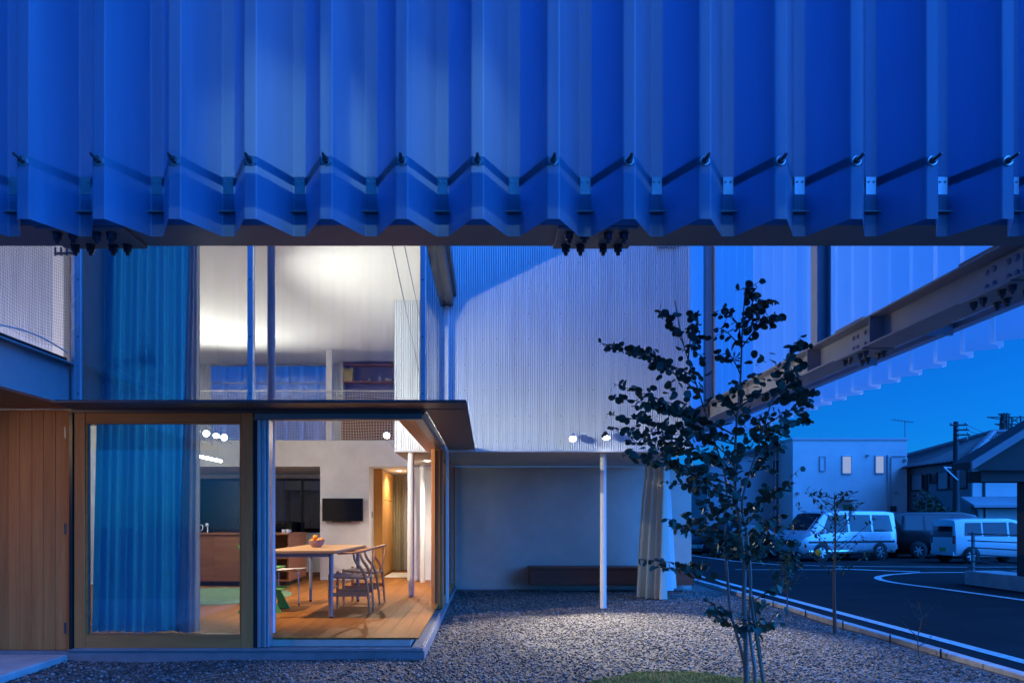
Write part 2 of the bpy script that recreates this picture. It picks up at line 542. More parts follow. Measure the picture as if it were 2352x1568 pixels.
# each pebble gets its own tone, darkest ones stand in for shade between stones
att = me.color_attributes.new('tone', 'FLOAT_COLOR', 'POINT')
tone = np.repeat(0.12 + 1.25 * rng.random(NST) ** 1.7, 6)
cols = np.stack([tone * 0.26, tone * 0.23, tone * 0.20, np.ones_like(tone)], 1)
att.data.foreach_set('color', cols.ravel())
m, n, l, out = nodes_of('pebble'); MATS['pebble'] = m
b_ = n.new('ShaderNodeBsdfPrincipled'); l.new(b_.outputs[0], out.inputs[0])
at = n.new('ShaderNodeAttribute'); at.attribute_name = 'tone'; l.new(at.outputs['Color'], b_.inputs['Base Color'])
b_.inputs['Roughness'].default_value = 0.7
me.materials.append(m)
lg = bpy.data.objects.new('loose_gravel', me); C.objects.link(lg)
lg['label'] = 'loose grey gravel stones covering the yard'; lg['category'] = 'gravel'; lg['kind'] = 'stuff'

# concrete step slab at the far left
obj('entrance_slab', MB().cbox(-8.0, -3.72, 2.0, 6.17, -0.1, 0.06, 0.01), 'concrete', kind='structure')

# road, lot, kerb and paint
obj('road', MB().box(4.23, 90, -12, 19.95, ROAD - 0.2, ROAD).box(4.23, 8.05, 19.95, 80, ROAD - 0.2, ROAD), 'asphalt', kind='structure')
def lot_h(x, y):
    t = min(1, max(0, (y - 20) / 4.0)); t = t * t * (3 - 2 * t)
    return ROAD - 0.004 + (LOT - ROAD) * t
obj('parking_lot', surf(30, 60, 8.05, 90, 19.95, 80, lot_h), 'lot_asphalt', smooth=180, kind='structure')
kerb = bpy.data.objects.new('kerb', None); C.objects.link(kerb); kerb.location = (4.12, 5, -0.1); kerb['kind'] = 'structure'
kb = MB().cbox(-0.055, 0.055, -0.2993, 0.2993, 0, 0.155, 0.005).mesh('kerb_stone')
for i in range(27):
    y = -1.7 + 0.6 * i
    inst('kerb_stone', kb, 'kerb_concrete', kerb, (4.175 + random.uniform(-.004, .004), y, -0.102 + random.uniform(-.004, .004)), (0, 0, random.uniform(-.004, .004)))
pk = MB().cyl((0, 0, -0.05), (0, 0, 0.085), 0.008, 6).mesh('edging_peg')
for i in range(9):
    inst('edging_peg', pk, 'black_plastic', kerb, (4.09, 4.4 + i * 0.92 + random.uniform(-.1, .1), 0))

def paint(name, pts, w):
    """line of paint, a thin raised sheet along a road polyline"""
    mb = MB(); rows = []
    for i, p in enumerate(pts):
        a = Vector(pts[max(0, i - 1)]); c = Vector(pts[min(len(pts) - 1, i + 1)])
        d = (c - a).normalized(); nrm = Vector((-d.y, d.x))
        p = Vector(p)
        rows.append([(*(p + nrm * w / 2), ROAD + 0.004), (*(p - nrm * w / 2), ROAD + 0.004)])
    mb.grid(rows)
    return obj(name, mb, 'road_paint', kind='structure')
paint('edge_line', [(5.02, -4 + i * 1.0) for i in range(50)], 0.15)
cur = [(8.92, 4.0), (8.9, 9.0), (8.86, 11.5), (8.75, 13.2), (8.62, 14.3), (8.62, 15.0), (8.8, 15.7), (9.25, 16.4), (10.2, 17.15), (11.9, 17.6), (20, 17.7), (40, 17.7)]
sm = []
for i in range(len(cur) - 1):
    p0, p1, p2, p3 = [Vector(cur[min(max(k, 0), len(cur) - 1)]) for k in (i - 1, i, i + 1, i + 2)]
    for t in np.linspace(0, 1, 6, endpoint=False):
        sm.append(tuple(0.5 * ((2 * p1) + (p2 - p0) * t + (2 * p0 - 5 * p1 + 4 * p2 - p3) * t * t + (3 * p1 - p0 - 3 * p2 + p3) * t ** 3)))
sm.append(cur[-1])
paint('corner_line', sm, 0.15)
paint('stop_line', [(9.4, 18.9), (11.0, 17.75)], 0.22)
paint('far_edge_line', [(7.3, 34), (7.55, 26), (7.9, 22.5), (8.6, 20.6), (10.2, 19.85), (13.2, 19.6), (22, 19.6), (45, 19.6)], 0.11)
paint('parking_mark', [(9.3, 18.55), (7.9, 18.55), (6.6, 18.6)], 0.08)

# ================================================================== FOLDED PLATE SCREENS
PITCH = 1.0 / 3.0
TOP = 6.6
def fold_panel(along):
    """one rib of folded plate, 0 at the plate's near flange plane; along = unit of the run"""
    pts = [(-PITCH / 2, 0.19), (-PITCH / 2 + 0.0285, 0.19), (-0.027, 0), (0.027, 0), (PITCH / 2 - 0.0285, 0.19), (PITCH / 2, 0.19)]
    return pts
def fold_mesh(name, z0, z1, map2):
    mb = MB()
    pts = fold_panel(None)
    # rounded press lines: two extra points at each crease
    fine = []
    for i, p in enumerate(pts):
        if 0 < i < len(pts) - 1:
            a, b, c = Vector(pts[i - 1]), Vector(p), Vector(pts[i + 1])
            fine.append(tuple(b + (a - b).normalized() * 0.004)); fine.append(tuple(b + (c - b).normalized() * 0.004))
        else:
            fine.append(p)
    zs = list(np.linspace(z0, z1, 6))
    mb.grid([[(*map2(u, v), z) for (u, v) in fine] for z in zs])
    me = mb.mesh(name)
    me.polygons.foreach_set('use_smooth', [True] * len(me.polygons)); me.set_sharp_from_angle(angle=R(12))
    return me
BOT = 2.572
NEAR_Y, FAR_Y = 3.065, 3.255
fs = thing('folded_plate_screen', 'large translucent folded plate screen hanging across the top of the picture', 'screen', (0, NEAR_Y, BOT))
pm = fold_mesh('panel', 0, TOP - BOT, lambda u, v: (u, v))
wm = MB().lathe([(0.0, -0.006), (0.0215, -0.005), (0.0235, -0.001), (0.0235, 0.004)], n=20, axis='y').mesh('washer')
nm = MB().lathe([(0.0, -0.022), (0.0135, -0.022), (0.0155, -0.019), (0.0155, -0.005)], n=6, axis='y')
nm.lathe([(0.0, -0.066), (0.0045, -0.066), (0.0062, -0.062), (0.0062, -0.02)], n=10, axis='y')
for k in range(4):
    nm.lathe([(0.0062, -0.060 + k * 0.009), (0.0074, -0.0575 + k * 0.009), (0.0062, -0.055 + k * 0.009)], n=10, axis='y')
nm = nm.mesh('bolt')
bk = MB()
bk.cbox(-0.024, 0.024, -0.0045, -0.0015, -0.042, 0.042, 0.001)
for q in (-0.012, 0.012):
    bk.lathe([(0, -0.0085), (0.005, -0.007), (0.005, -0.004)], (q, 0, 0.018), 8, 'y')
bk = bk.mesh('clip_plate')
def band_mesh(z0, z1):
    """zigzag support strap that follows the back of a rib"""
    mb = MB(); p = fold_panel(None); t = 0.007
    path = [(a, b + 0.004) for a, b in p]
    rows = []
    for (a, b) in path:
        rows.append([(a, b, z0), (a, b + t, z0), (a, b + t, z1), (a, b, z1)])
    mb.grid(rows, close=True)
    return mb.mesh('support_strap')
bandm = band_mesh(-0.020, 0.020)
STRAP = 2.827
for k in range(-13, 13):
    x = -0.046 + k * PITCH
    if x > 3.95:
        break
    inst('panel', pm, 'plate_frp', fs, (x, NEAR_Y, BOT))
    inst('support_strap', bandm, 'steel_bolt', fs, (x, NEAR_Y, STRAP))
    b = inst('bolt', nm, 'steel_bolt', fs, (x, NEAR_Y, STRAP), (0, random.uniform(-.5, .5), 0))
    inst('washer', wm, 'galv', b, (x, NEAR_Y, STRAP))
    inst('clip_plate', bk, 'galv', fs, (x + PITCH / 2, FAR_Y, STRAP - 0.02))

def hbeam(mb, x0, x1, y0, y1, z0, z1, run, tf=0.014, tw=0.009):
    if run == 'x':
        yc = (y0 + y1) / 2
        mb.cbox(x0, x1, y0, y1, z0, z0 + tf, 0.002); mb.cbox(x0, x1, y0, y1, z1 - tf, z1, 0.002)
        mb.box(x0, x1, yc - tw / 2, yc + tw / 2, z0 + tf, z1 - tf)
    elif run == 'y':
        xc = (x0 + x1) / 2
        mb.cbox(x0, x1, y0, y1, z0, z0 + tf, 0.002); mb.cbox(x0, x1, y0, y1, z1 - tf, z1, 0.002)
        mb.box(xc - tw / 2, xc + tw / 2, y0, y1, z0 + tf, z1 - tf)
    else:
        yc = (y0 + y1) / 2
        mb.box(x0, x0 + tf, y0, y1, z0, z1); mb.box(x1 - tf, x1, y0, y1, z0, z1)
        mb.box(x0 + tf, x1 - tf, yc - tw / 2, yc + tw / 2, z0, z1)
    return mb
BB, BT = 2.628, 2.862
fb = thing('steel_beam', 'dark steel beam running across just under the front folded plate screen', 'beam', (0, 3.39, BB), 'steel beams of the screens')
mbw = hbeam(MB(), -4.6, 3.255, 3.272, 3.512, BB, 2.772, 'x')
obj('beam_body', mbw, 'steel_paint', fb)
obj('edge_angle', MB().box(-4.6, 3.9, 3.258, 3.2715, BB - 0.002, BB + 0.055).box(-4.6, 3.9, 3.235, 3.258, BB + 0.052, BB + 0.058), 'steel_paint', fb)
hexb = MB().lathe([(0.0, -0.052), (0.008, -0.052), (0.0105, -0.049), (0.0105, -0.034), (0.018, -0.034), (0.0205, -0.031), (0.0205, -0.008), (0.024, -0.008), (0.024, 0.0)], n=6).mesh('bolt')
domeb = MB().lathe([(0.0, -0.018), (0.008, -0.017), (0.016, -0.012), (0.0195, -0.004), (0.0195, 0.0)], n=14).mesh('round_bolt')
def splice_x(x0, x1, bx):
    obj('splice_plate', MB().cbox(x0, x1, 3.268, 3.516, BB - 0.013, BB - 0.001, 0.002), 'steel_paint', fb)
    for x in bx:
        for y in (3.32, 3.467):
            inst('bolt', hexb, 'steel_bolt', fb, (x, y, BB - 0.0125), (0, 0, random.uniform(0, 1)))
splice_x(-2.13, -1.715, (-2.053, -1.977, -1.864, -1.795))
splice_x(0.327, 0.707, (0.387, 0.460, 0.573, 0.647))

# side screen, beam and posts
SX_IN, SX_OUT = 3.76, 3.95
ss = thing('folded_plate_screen', 'tall brightly lit folded plate screen receding along the right side above the kerb', 'screen', (SX_IN, 5.0, BOT))
pm2 = fold_mesh('panel', 0, TOP - BOT, lambda u, v: (v, u))
for k in range(-8, 26):
    y = 5.193 + k * PITCH
    if y > 13.75: break
    inst('panel', pm2, 'plate_frp_lit', ss, (SX_IN, y, BOT))
obj('hanger_rail', MB().cbox(3.665, 3.70, 2.4, 13.7, 2.752, 2.80, 0.003).box(3.70, 3.752, 2.4, 13.7, 2.796, 2.80).box(3.70, 3.752, 2.4, 13.7, 2.752, 2.756), 'steel_paint', ss)
sb = thing('steel_beam', 'grey steel beam with bolted splices receding diagonally under the right screen', 'beam', (3.13, 5.0, BB), 'steel beams of the screens')
obj('beam_body', hbeam(MB(), 3.0, 3.26, 3.53, 13.8, BB, BT, 'y'), 'steel_paint_lit', sb)
for y in (5.49, 6.56, 9.85, 13.0):
    obj('stiffener', MB().cbox(3.004, 3.122, y - 0.005, y + 0.005, BB + 0.015, BT - 0.015, 0.001), 'steel_paint_lit', sb)
    obj('outrigger', MB().box(3.262, 3.664, y - 0.05, y + 0.05, 2.802, 2.812).box(3.262, 3.664, y - 0.005, y + 0.005, 2.70, 2.802), 'steel_paint_lit', sb)
for yc in (4.22, 5.80):
    obj('splice_plate', MB().cbox(3.111, 3.1245, yc - 0.17, yc + 0.17, BB + 0.03, BT - 0.03, 0.002), 'steel_paint_lit', sb)
    obj('splice_plate', MB().cbox(2.996, 3.264, yc - 0.22, yc + 0.22, BT + 0.001, BT + 0.013, 0.002), 'steel_paint_lit', sb)
    obj('splice_plate', MB().cbox(2.996, 3.264, yc - 0.22, yc + 0.22, BB - 0.013, BB - 0.001, 0.002), 'steel_paint_lit', sb)
    for dy in (-0.125, -0.06, 0.06, 0.125):
        for z in (BB + 0.072, BT - 0.072):
            inst('round_bolt', domeb, 'steel_paint_lit', sb, (3.1115, yc + dy, z), (0, R(90), 0))
        for x in (3.055, 3.205):
            inst('bolt', hexb, 'steel_bolt', sb, (x, yc + dy * 1.3, BB - 0.0125), (0, 0, random.random()))
    obj('gusset', MB().prism([(3.268, yc + 0.3, 2.802), (3.60, yc + 0.2, 2.802), (3.268, yc - 0.05, 2.802)], (0, 0, 0.008)), 'steel_paint_lit', sb)
for i, y in enumerate((6.55, 9.85)):
    pst = obj('steel_post', hbeam(MB(), 3.065, 3.195, y - 0.0625, y + 0.0625, BT + 0.001, TOP, 'z', 0.011, 0.008), 'steel_paint_lit',
              label=('steel post on the side beam nearest the bolted splice' if i == 0 else 'farther steel post on the side beam behind the tree top'), cat='post', group='posts on the side beam')
# ================================================================== THE HOUSE
house = thing('house', 'modern house with glazed corner, corrugated metal upper storey and thin steel canopy', 'house', (-1.0, 9.0, 0))
CP = 0.0318
def corrugated(mb, u0, u1, z0, z1, mapf, amp=0.006, seg=8):
    n = int((u1 - u0) / CP * seg)
    us = [u0 + (u1 - u0) * i / n for i in range(n + 1)]
    prof = [(u, amp * math.sin(2 * PI * u / CP)) for u in us]
    zs = [z0, z0 + (z1 - z0) * 0.5, z1]
    return mb.grid([[(*mapf(u, d), z) for (u, d) in prof] for z in zs])
WY = 9.70
cw = obj('corrugated_wall', corrugated(MB(), -1.31, 2.80, SOF, 6.6, lambda u, d: (u, WY + d)), 'galvalume', house, smooth=180)
scr = MB()
for j in range(12):
    for i in range(18):
        x = -1.2 + i * 0.2226 + (0.012 if i % 2 else 0)
        z = SOF + 0.13 + j * 0.355
        if x < 2.78:
            scr.lathe([(0, -0.004), (0.005, -0.0035), (0.0065, 0.0), (0.0065, 0.003)], (round(x / CP) * CP - CP / 4, WY - 0.0045, z), 6, 'y')
so = obj('screw_rows', scr, 'steel_bolt', cw, kind='stuff')
obj('corner_flashing', MB().box(2.785, 2.812, WY - 0.012, WY + 0.03, SOF - 0.004, 6.6), 'galvalume', house)
obj('side_cladding', corrugated(MB(), WY + 0.03, 12.4, SOF, 6.6, lambda u, d: (2.80 + d, u), seg=4), 'galvalume', house, smooth=180)
obj('drip_edge', MB().box(-1.31, 2.80, WY - 0.012, WY + 0.012, SOF - 0.018, SOF - 0.001), 'galvalume', house)
obj('soffit', MB().box(-1.31, 2.80, WY + 0.014, 12.39, SOF - 0.012, SOF + 0.03), mat('soffit_board', (0.52, 0.50, 0.48), 0.8, 0, var=0.06, scale=2), house)
lv = MB()
for i in range(9):
    lv.box(2.36 + i * 0.035, 2.378 + i * 0.035, WY - 0.05, WY - 0.008, 5.02, 5.14)
lv.box(2.34, 2.66, WY - 0.055, WY - 0.006, 5.14, 5.155)
obj('vent_louvre', lv, 'galv', house)

# round white posts
for (x, y, r, z0, z1) in ((1.645, 9.95, 0.045, -0.02, SOF - 0.013), (-1.08, 9.78, 0.046, FLOOR, SOF - 0.013), (-1.125, 11.95, 0.046, FLOOR, SOF - 0.013), (-2.06, 6.62, 0.036, FLOOR, CEIL - 0.002)):
    obj('round_post', MB().cyl((x, y, z0), (x, y, z1), r, 28), 'white_paint', house, smooth=60)

# ground storey back wall, split where the corridor and kitchen open
obj('porch_wall', MB().box(-0.62, 3.62, 12.40, 12.56, -0.05, SOF - 0.016), 'mortar_wall', house)
obj('porch_base', MB().box(-0.62, 3.62, 12.37, 12.398, -0.05, 0.03), 'concrete', house)
pw = MB()
pw.box(-1.44, -0.625, 12.402, 12.56, FLOOR, SOF - 0.014)
pw.box(-2.99, -2.12, 12.402, 12.56, FLOOR, SOF - 0.014)
pw.box(-6.55, -1.312, 12.402, 12.56, SOF - 0.013, LOFT)
pw.box(-2.99, -2.87, 12.562, 14.70, FLOOR, SOF - 0.014)
pw.box(-2.24, -2.12, 12.562, 15.0, FLOOR, SOF - 0.014)
pw.box(-1.44, -1.32, 12.562, 15.0, FLOOR, SOF - 0.014)
pw.box(-2.24, -1.32, 15.002, 15.1, FLOOR, SOF - 0.014)
obj('plaster_wall', pw, 'plaster', house)
obj('skirting', MB().box(-2.985, -2.125, 12.388, 12.4, FLOOR, FLOOR + 0.05).box(-1.435, -0.63, 12.388, 12.4, FLOOR, FLOOR + 0.05), 'white_paint', house)
obj('corridor_ceiling', MB().box(-2.12, -1.44, 12.562, 15.0, SOF - 0.013, SOF + 0.05), 'ceiling_white', house)
kw = MB()
kw.box(-6.55, -2.995, 14.70, 14.85, FLOOR, 0.98)
kw.box(-6.55, -6.1, 14.70, 14.85, 0.981, SOF - 0.014)
kw.box(-6.55, -2.995, 14.70, 14.85, 2.12, SOF - 0.014)
kw.box(-6.7, -6.552, 6.4, 14.85, FLOOR, CEIL)
obj('kitchen_wall', kw, 'plaster', house)
obj('kitchen_ceiling', MB().box(-6.55, -2.995, 12.562, 14.70, SOF - 0.013, SOF + 0.05), 'ceiling_white', house)
kwin = obj('kitchen_window', MB().box(-6.1, -2.995, 14.76, 14.775, 0.981, 2.119), 'pane_dark', house)
for x in (-6.1, -4.95, -3.95, -3.03):
    obj('window_frame', MB().cbox(x, x + 0.035, 14.735, 14.80, 0.982, 2.118, 0.003), 'black_plastic', kwin)
obj('loft_floor', MB().box(-6.55, -1.312, 12.562, 13.66, SOF + 0.06, LOFT), 'plaster', house)

# floor: sub-base, step, planks
obj('floor_base', MB().box(-6.6, -0.567, 6.205, 12.365, -0.05, 0.082).box(-6.6, -1.3, 12.366, 15.1, -0.05, 0.082), 'sill_grey', house)
obj('sill_track', MB().cbox(-3.74, -0.575, 6.185, 6.33, 0.0825, 0.098, 0.003).cbox(-0.70, -0.575, 6.332, 9.69, 0.0825, 0.098, 0.003).box(-3.74, -0.575, 6.20, 6.215, 0.0982, 0.108).box(-3.74, -0.575, 6.255, 6.265, 0.0982, 0.106).box(-0.60, -0.59, 6.34, 9.69, 0.0982, 0.108), 'sill_grey', house)
obj('floor_step', MB().cbox(-2.09, -0.705, 6.335, 6.36, 0.0985, 0.163, 0.003).cbox(-0.735, -0.706, 6.361, 12.36, 0.0985, 0.163, 0.003), 'step_beige', house)
fl = obj('floor', MB().box(-6.55, -0.737, 6.362, 15.0, 0.0985, 0.1625), 'oak_floor', house)
PW = 0.15
xs = -0.632
col_i = 0
while xs > -4.6:
    y = 6.33 + 0.0
    first = random.uniform(0.6, 1.8)
    ends = [6.33, 6.33 + first]
    while ends[-1] < 15.0:
        ends.append(ends[-1] + random.uniform(1.5, 2.1))
    ends[-1] = 15.0
    for a, b in zip(ends[:-1], ends[1:]):
        if b - a > 0.02:
            obj('plank', MB().cbox(xs - PW + 0.0006, xs - 0.0006, a + 0.0006, b - 0.0006, 0.1632, FLOOR + random.uniform(-0.0006, 0.0002), 0.0012), 'oak_floor', fl)
    xs -= PW
obj('floor_rest', MB().box(-6.55, xs - 0.001, 6.34, 15.0, 0.1632, FLOOR), 'oak_floor', fl)

# ceiling and roof of the glazed room
obj('ceiling', MB().box(-6.7, -0.60, 6.12, 13.9, CEIL, CEIL + 0.04), 'ceiling_white', house)
obj('roof', MB().box(-6.9, -0.46, 6.0, 9.685, CEIL + 0.045, CEIL + 0.20).box(-6.9, -1.32, 9.69, 13.95, CEIL + 0.045, CEIL + 0.2), 'canopy_steel', house)
obj('eave_beam', MB().cbox(-0.62, -0.48, 6.02, 9.685, CEIL - 0.09, CEIL + 0.04, 0.004).box(-0.50, -0.44, 6.0, 9.685, CEIL + 0.05, CEIL + 0.22), 'canopy_steel', house)
obj('eave_beam', MB().cbox(-6.7, -0.63, 6.02, 6.115, CEIL - 0.09, CEIL + 0.04, 0.004), 'canopy_steel', house)

# upper storey glazing above the canopy
GY = 6.15
for (x0, x1) in ((-3.585, -2.121), (-2.069, -0.602)):
    obj('upper_pane', MB().box(x0, x1, GY, GY + 0.008, 2.29, CEIL - 0.092), 'pane', house)
for i, x in enumerate((-3.606, -2.095, -0.575)):
    mu = obj('mullion', MB().cbox(x - 0.023, x + 0.023, GY - 0.022, GY + 0.05, 2.26, CEIL - 0.092, 0.003), mat('mullion_paint', (0.72, 0.73, 0.75), 0.4, 0.2, var=0.05), house)
    for z in (2.36, 2.86, 3.36, 3.86):
        obj('screw', MB().lathe([(0, -0.005), (0.006, -0.004), (0.007, 0)], (x, GY - 0.0225, z), 8, 'y'), 'steel_bolt', mu)
SXG = -0.575
for (y0, y1) in ((6.205, 7.79), (7.81, 9.68)):
    obj('upper_pane', MB().box(SXG - 0.004, SXG + 0.004, y0, y1, 2.29, CEIL - 0.092), 'pane', house)
obj('glazing_joint', MB().box(SXG - 0.006, SXG + 0.006, 7.791, 7.809, 2.29, CEIL - 0.092), 'black_rubber', house)
obj('corner_post', MB().cbox(SXG - 0.028, SXG + 0.028, WY - 0.075, WY - 0.016, 0.1, CEIL - 0.092, 0.003), 'MP' if False else MATS['mullion_paint'], house)
# bracing rods inside the corner
obj('brace_rod', MB().cyl((-1.02, 7.1, CEIL - 0.05), (-0.64, 7.6, 2.32), 0.004, 8), 'galv', house)
obj('brace_rod', MB().cyl((-0.90, 7.15, CEIL - 0.05), (-0.62, 7.5, 2.9), 0.004, 8), 'galv', house)

# canopy, head and tracks
obj('canopy', MB().cbox(-3.66, -0.18, 5.82, 6.135, 2.226, 2.252, 0.003).box(-0.552, -0.18, 6.136, 9.68, 2.226, 2.252).box(-3.66, -0.553, 6.136, 6.30, 2.226, 2.250), 'canopy_steel', house)
obj('head_beam', MB().box(-3.72, -0.60, 6.19, 6.42, 2.202, 2.225), 'canopy_steel', house)
obj('head_lining', MB().box(-0.86, -0.602, 6.421, 9.68, 2.203, 2.30).box(-3.72, -0.602, 6.421, 6.60, 2.203, 2.30), 'cedar_y', house)
obj('head_rail', MB().cbox(-2.08, -0.585, 6.20, 6.30, 2.143, 2.20, 0.003).cbox(-0.665, -0.585, 6.302, 9.68, 2.15, 2.20, 0.003).box(-2.08, -0.60, 6.301, 6.33, 2.165, 2.2), mat('bronze_alu', (0.20, 0.19, 0.19), 0.4, 0.6, var=0.06), house)
obj('soffit_strip', MB().box(-0.548, -0.20, 6.14, 9.66, 2.2205, 2.2255), mat('canopy_lining', (0.17, 0.145, 0.13), 0.5, 0.1, var=0.1), house)
cl = MB(); corrugated(cl, -0.6, -0.14, 2.195, 2.225, lambda u, d: (u, WY - 0.018 + d), seg=6)
obj('closure_strip', cl, 'galvalume', house)

# fixed timber window left of the opening
tw = obj('timber_window', MB().box(-3.73, -3.70, 6.20, 6.30, 0.099, 2.20), 'black_plastic', house)
for (nm_, a) in (('stile', (-3.698, -3.595, 6.215, 6.285, 0.10, 2.205)), ('stile', (-2.205, -2.10, 6.215, 6.285, 0.10, 2.205)),
                 ('rail', (-3.594, -2.206, 6.217, 6.283, 2.118, 2.205)), ('rail', (-3.594, -2.206, 6.217, 6.283, 0.10, 0.215))):
    obj(nm_, MB().cbox(*a, 0.004), 'cedar' if nm_ == 'stile' else 'cedar_h', tw)
obj('glazing_bead', MB().box(-3.594, -3.58, 6.225, 6.275, 0.216, 2.117).box(-2.22, -2.206, 6.225, 6.275, 0.216, 2.117).box(-3.579, -2.221, 6.225, 6.275, 0.216, 0.228).box(-3.579, -2.221, 6.225, 6.275, 2.106, 2.117), 'cedar_h', tw)
obj('pane', MB().box(-3.579, -2.221, 6.245, 6.253, 0.229, 2.105), 'pane_low', tw)
# folded aluminium screens beside it
asx = -2.058
fsn = obj('folding_screen', MB().box(-2.098, -2.06, 6.23, 6.34, 0.11, 2.142), 'black_rubber', house)
for i in range(4):
    w = (0.030, 0.024, 0.022, 0.026)[i]
    obj('screen_stile', MB().cbox(asx, asx + w - 0.002, 6.21 + 0.012 * (i % 2), 6.34, 0.112, 2.141, 0.003), 'alu', fsn)
    asx += w
obj('handle', MB().cbox(-2.092, -2.078, 6.205, 6.229, 1.02, 1.16, 0.003), 'black_plastic', fsn)

# sliding timber leaves parked at the end of the side opening
for i, x in enumerate((-0.70, -0.645, -0.60)):
    w = 0.05 if i < 2 else 0.038
    y0 = 8.88 + 0.03 * i
    lf = obj('sliding_door', MB().cbox(x - w / 2, x + w / 2, y0, y0 + 0.10, 0.11, 2.149, 0.004), 'cedar', house)
    obj('stile', MB().cbox(x - w / 2, x + w / 2, 9.57, 9.66, 0.11, 2.149, 0.004), 'cedar', lf)
    obj('rail', MB().cbox(x - w / 2 + 0.002, x + w / 2 - 0.002, y0 + 0.101, 9.569, 2.06, 2.147, 0.003), 'cedar_y', lf)
    obj('rail', MB().cbox(x - w / 2 + 0.002, x + w / 2 - 0.002, y0 + 0.101, 9.569, 0.112, 0.22, 0.003), 'cedar_y', lf)
    obj('pane', MB().box(x - 0.004, x + 0.004, y0 + 0.101, 9.569, 0.221, 2.059), 'pane', lf)
# porch side glazing
sg = obj('side_glazing', MB().box(-0.604, -0.598, 9.70, 12.39, 0.10, SOF - 0.014), 'pane', house)
for y in (9.70, 11.0, 12.33):
    obj('frame', MB().cbox(-0.622, -0.585, y, y + 0.05, 0.10, SOF - 0.015, 0.003), 'cedar', sg)
obj('frame', MB().cbox(-0.62, -0.587, 9.751, 12.329, 0.10, 0.17, 0.003), 'cedar_y', sg)

# timber door wall at the far left
dw = obj('boarded_door', MB().box(-6.6, -3.80, 6.275, 6.32, 0.085, 2.235), 'cedar', house)
bx = -3.772
for i in range(12):
    w = random.choice((0.105, 0.108, 0.11, 0.104))
    obj('board', MB().cbox(bx - w + 0.0012, bx - 0.0012, 6.245 + random.uniform(0, .0012), 6.274, 0.085, 2.225, 0.002), 'cedar', dw)
    bx -= w
obj('jamb', MB().cbox(-3.768, -3.735, 6.225, 6.32, 0.07, 2.225, 0.003), 'cedar', dw)
for z in (0.28, 1.17, 2.03):
    obj('hinge', MB().cyl((-3.772, 6.238, z - 0.05), (-3.772, 6.238, z + 0.05), 0.006, 10).box(-3.80, -3.772, 6.2425, 6.2445, z - 0.05, z + 0.05), 'steel_bolt', dw)

# balcony at the left with a steel edge and netting
bal = obj('balcony_soffit', MB().box(-8.5, -3.68, 2.6, 6.24, 2.245, 2.262), 'cedar_y', house)
obj('balcony_edge', MB().box(-3.675, -3.665, 2.6, 6.13, 2.245, 2.60).box(-3.72, -3.61, 2.6, 6.13, 2.601, 2.612).box(-3.70, -3.62, 2.6, 6.13, 2.243, 2.2445 + 0.006), mat('blue_steel', (0.50, 0.51, 0.53), 0.42, 0.3, var=0.06), house)
obj('balcony_deck', MB().box(-8.5, -3.676, 2.6, 6.9, 2.263, 2.60), 'steel_paint', house)
obj('balcony_kerb', MB().box(-3.80, -3.70, 2.6, 6.12, 2.613, 2.67), 'black_rubber', house)
uw = MB(); corrugated(uw, -8.5, -4.30, 2.60, 6.4, lambda u, d: (u, 6.95 + d), seg=6); corrugated(uw, -4.0, -3.66, 2.60, 6.4, lambda u, d: (u, 6.95 + d), seg=6)
obj('balcony_wall', uw, 'galvalume', house, smooth=180)
obj('wall_backing', MB().box(-8.5, -3.66, 6.97, 7.05, 2.2, 6.4), 'plaster', house)
obj('white_jamb', MB().cbox(-4.29, -4.18, 6.86, 6.965, 2.61, 6.4, 0.004), 'white_paint', house)
obj('white_jamb', MB().cbox(-4.12, -4.02, 6.90, 6.965, 2.61, 6.4, 0.004), MATS['mullion_paint'], house)
obj('corner_return', MB().box(-3.66, -3.635, 6.22, 6.96, 2.30, CEIL), 'white_paint', house)
obj('under_wall', MB().box(-6.6, -3.74, 6.33, 6.40, 0.085, 2.2), 'plaster', house)

def net(mb, u0, u1, z0, z1, cell, mapf, r, sag=0.012):
    nu = max(2, int((u1 - u0) / cell)); nz_ = max(2, int((z1 - z0) / cell))
    def p(i, j):
        u = u0 + (u1 - u0) * i / nu; z = z0 + (z1 - z0) * j / nz_
        wv = sag * math.sin(i * 0.37 + j * 0.21) + sag * 0.6 * math.sin(i * 0.11 - j * 0.5)
        return mapf(u + wv * 0.6, z + sag * 0.7 * math.sin(i * 0.23 + 1.3 * j * 0.2), wv)
    for i in range(nu + 1):
        mb.tube([p(i, j) for j in range(nz_ + 1)], r, 3, False)
    for j in range(nz_ + 1):
        mb.tube([p(i, j) for i in range(nu + 1)], r, 3, False)
    return mb
mat('net_white', (0.72, 0.70, 0.66), 0.85, 0, var=0.05, scale=20)
mat('net_dark', (0.10, 0.10, 0.12), 0.85, 0, var=0.05, scale=20)
nr = obj('loft_net', net(MB(), -5.75, -1.33, LOFT + 0.01, 3.54, 0.047, lambda u, z, w: (u, 12.44 + w * 0.5, z), 0.0036), 'net_white', house)
obj('rail_rope', MB().cyl((-5.8, 12.44, 3.55), (-1.32, 12.44, 3.55), 0.010, 8).cyl((-5.8, 12.43, LOFT + 0.012), (-1.32, 12.43, LOFT + 0.012), 0.008, 8), 'net_white', nr)
bn = obj('balcony_net', net(MB(), 4.9, 6.06, 2.74, 4.4, 0.026, lambda u, z, w: (-3.655 + w * 0.5, u, z - 0.05 * abs(math.sin((u - 0.2) * 3.2))), 0.0010, 0.004), 'net_dark', house)
rp_ = MB()
rp_.tube([(-3.65, 4.4 + i * 0.05, 2.69 + 0.05 * abs(math.sin((4.4 + i * 0.05 - 0.2) * 3.2))) for i in range(34)], 0.006, 6)
pts_ = []
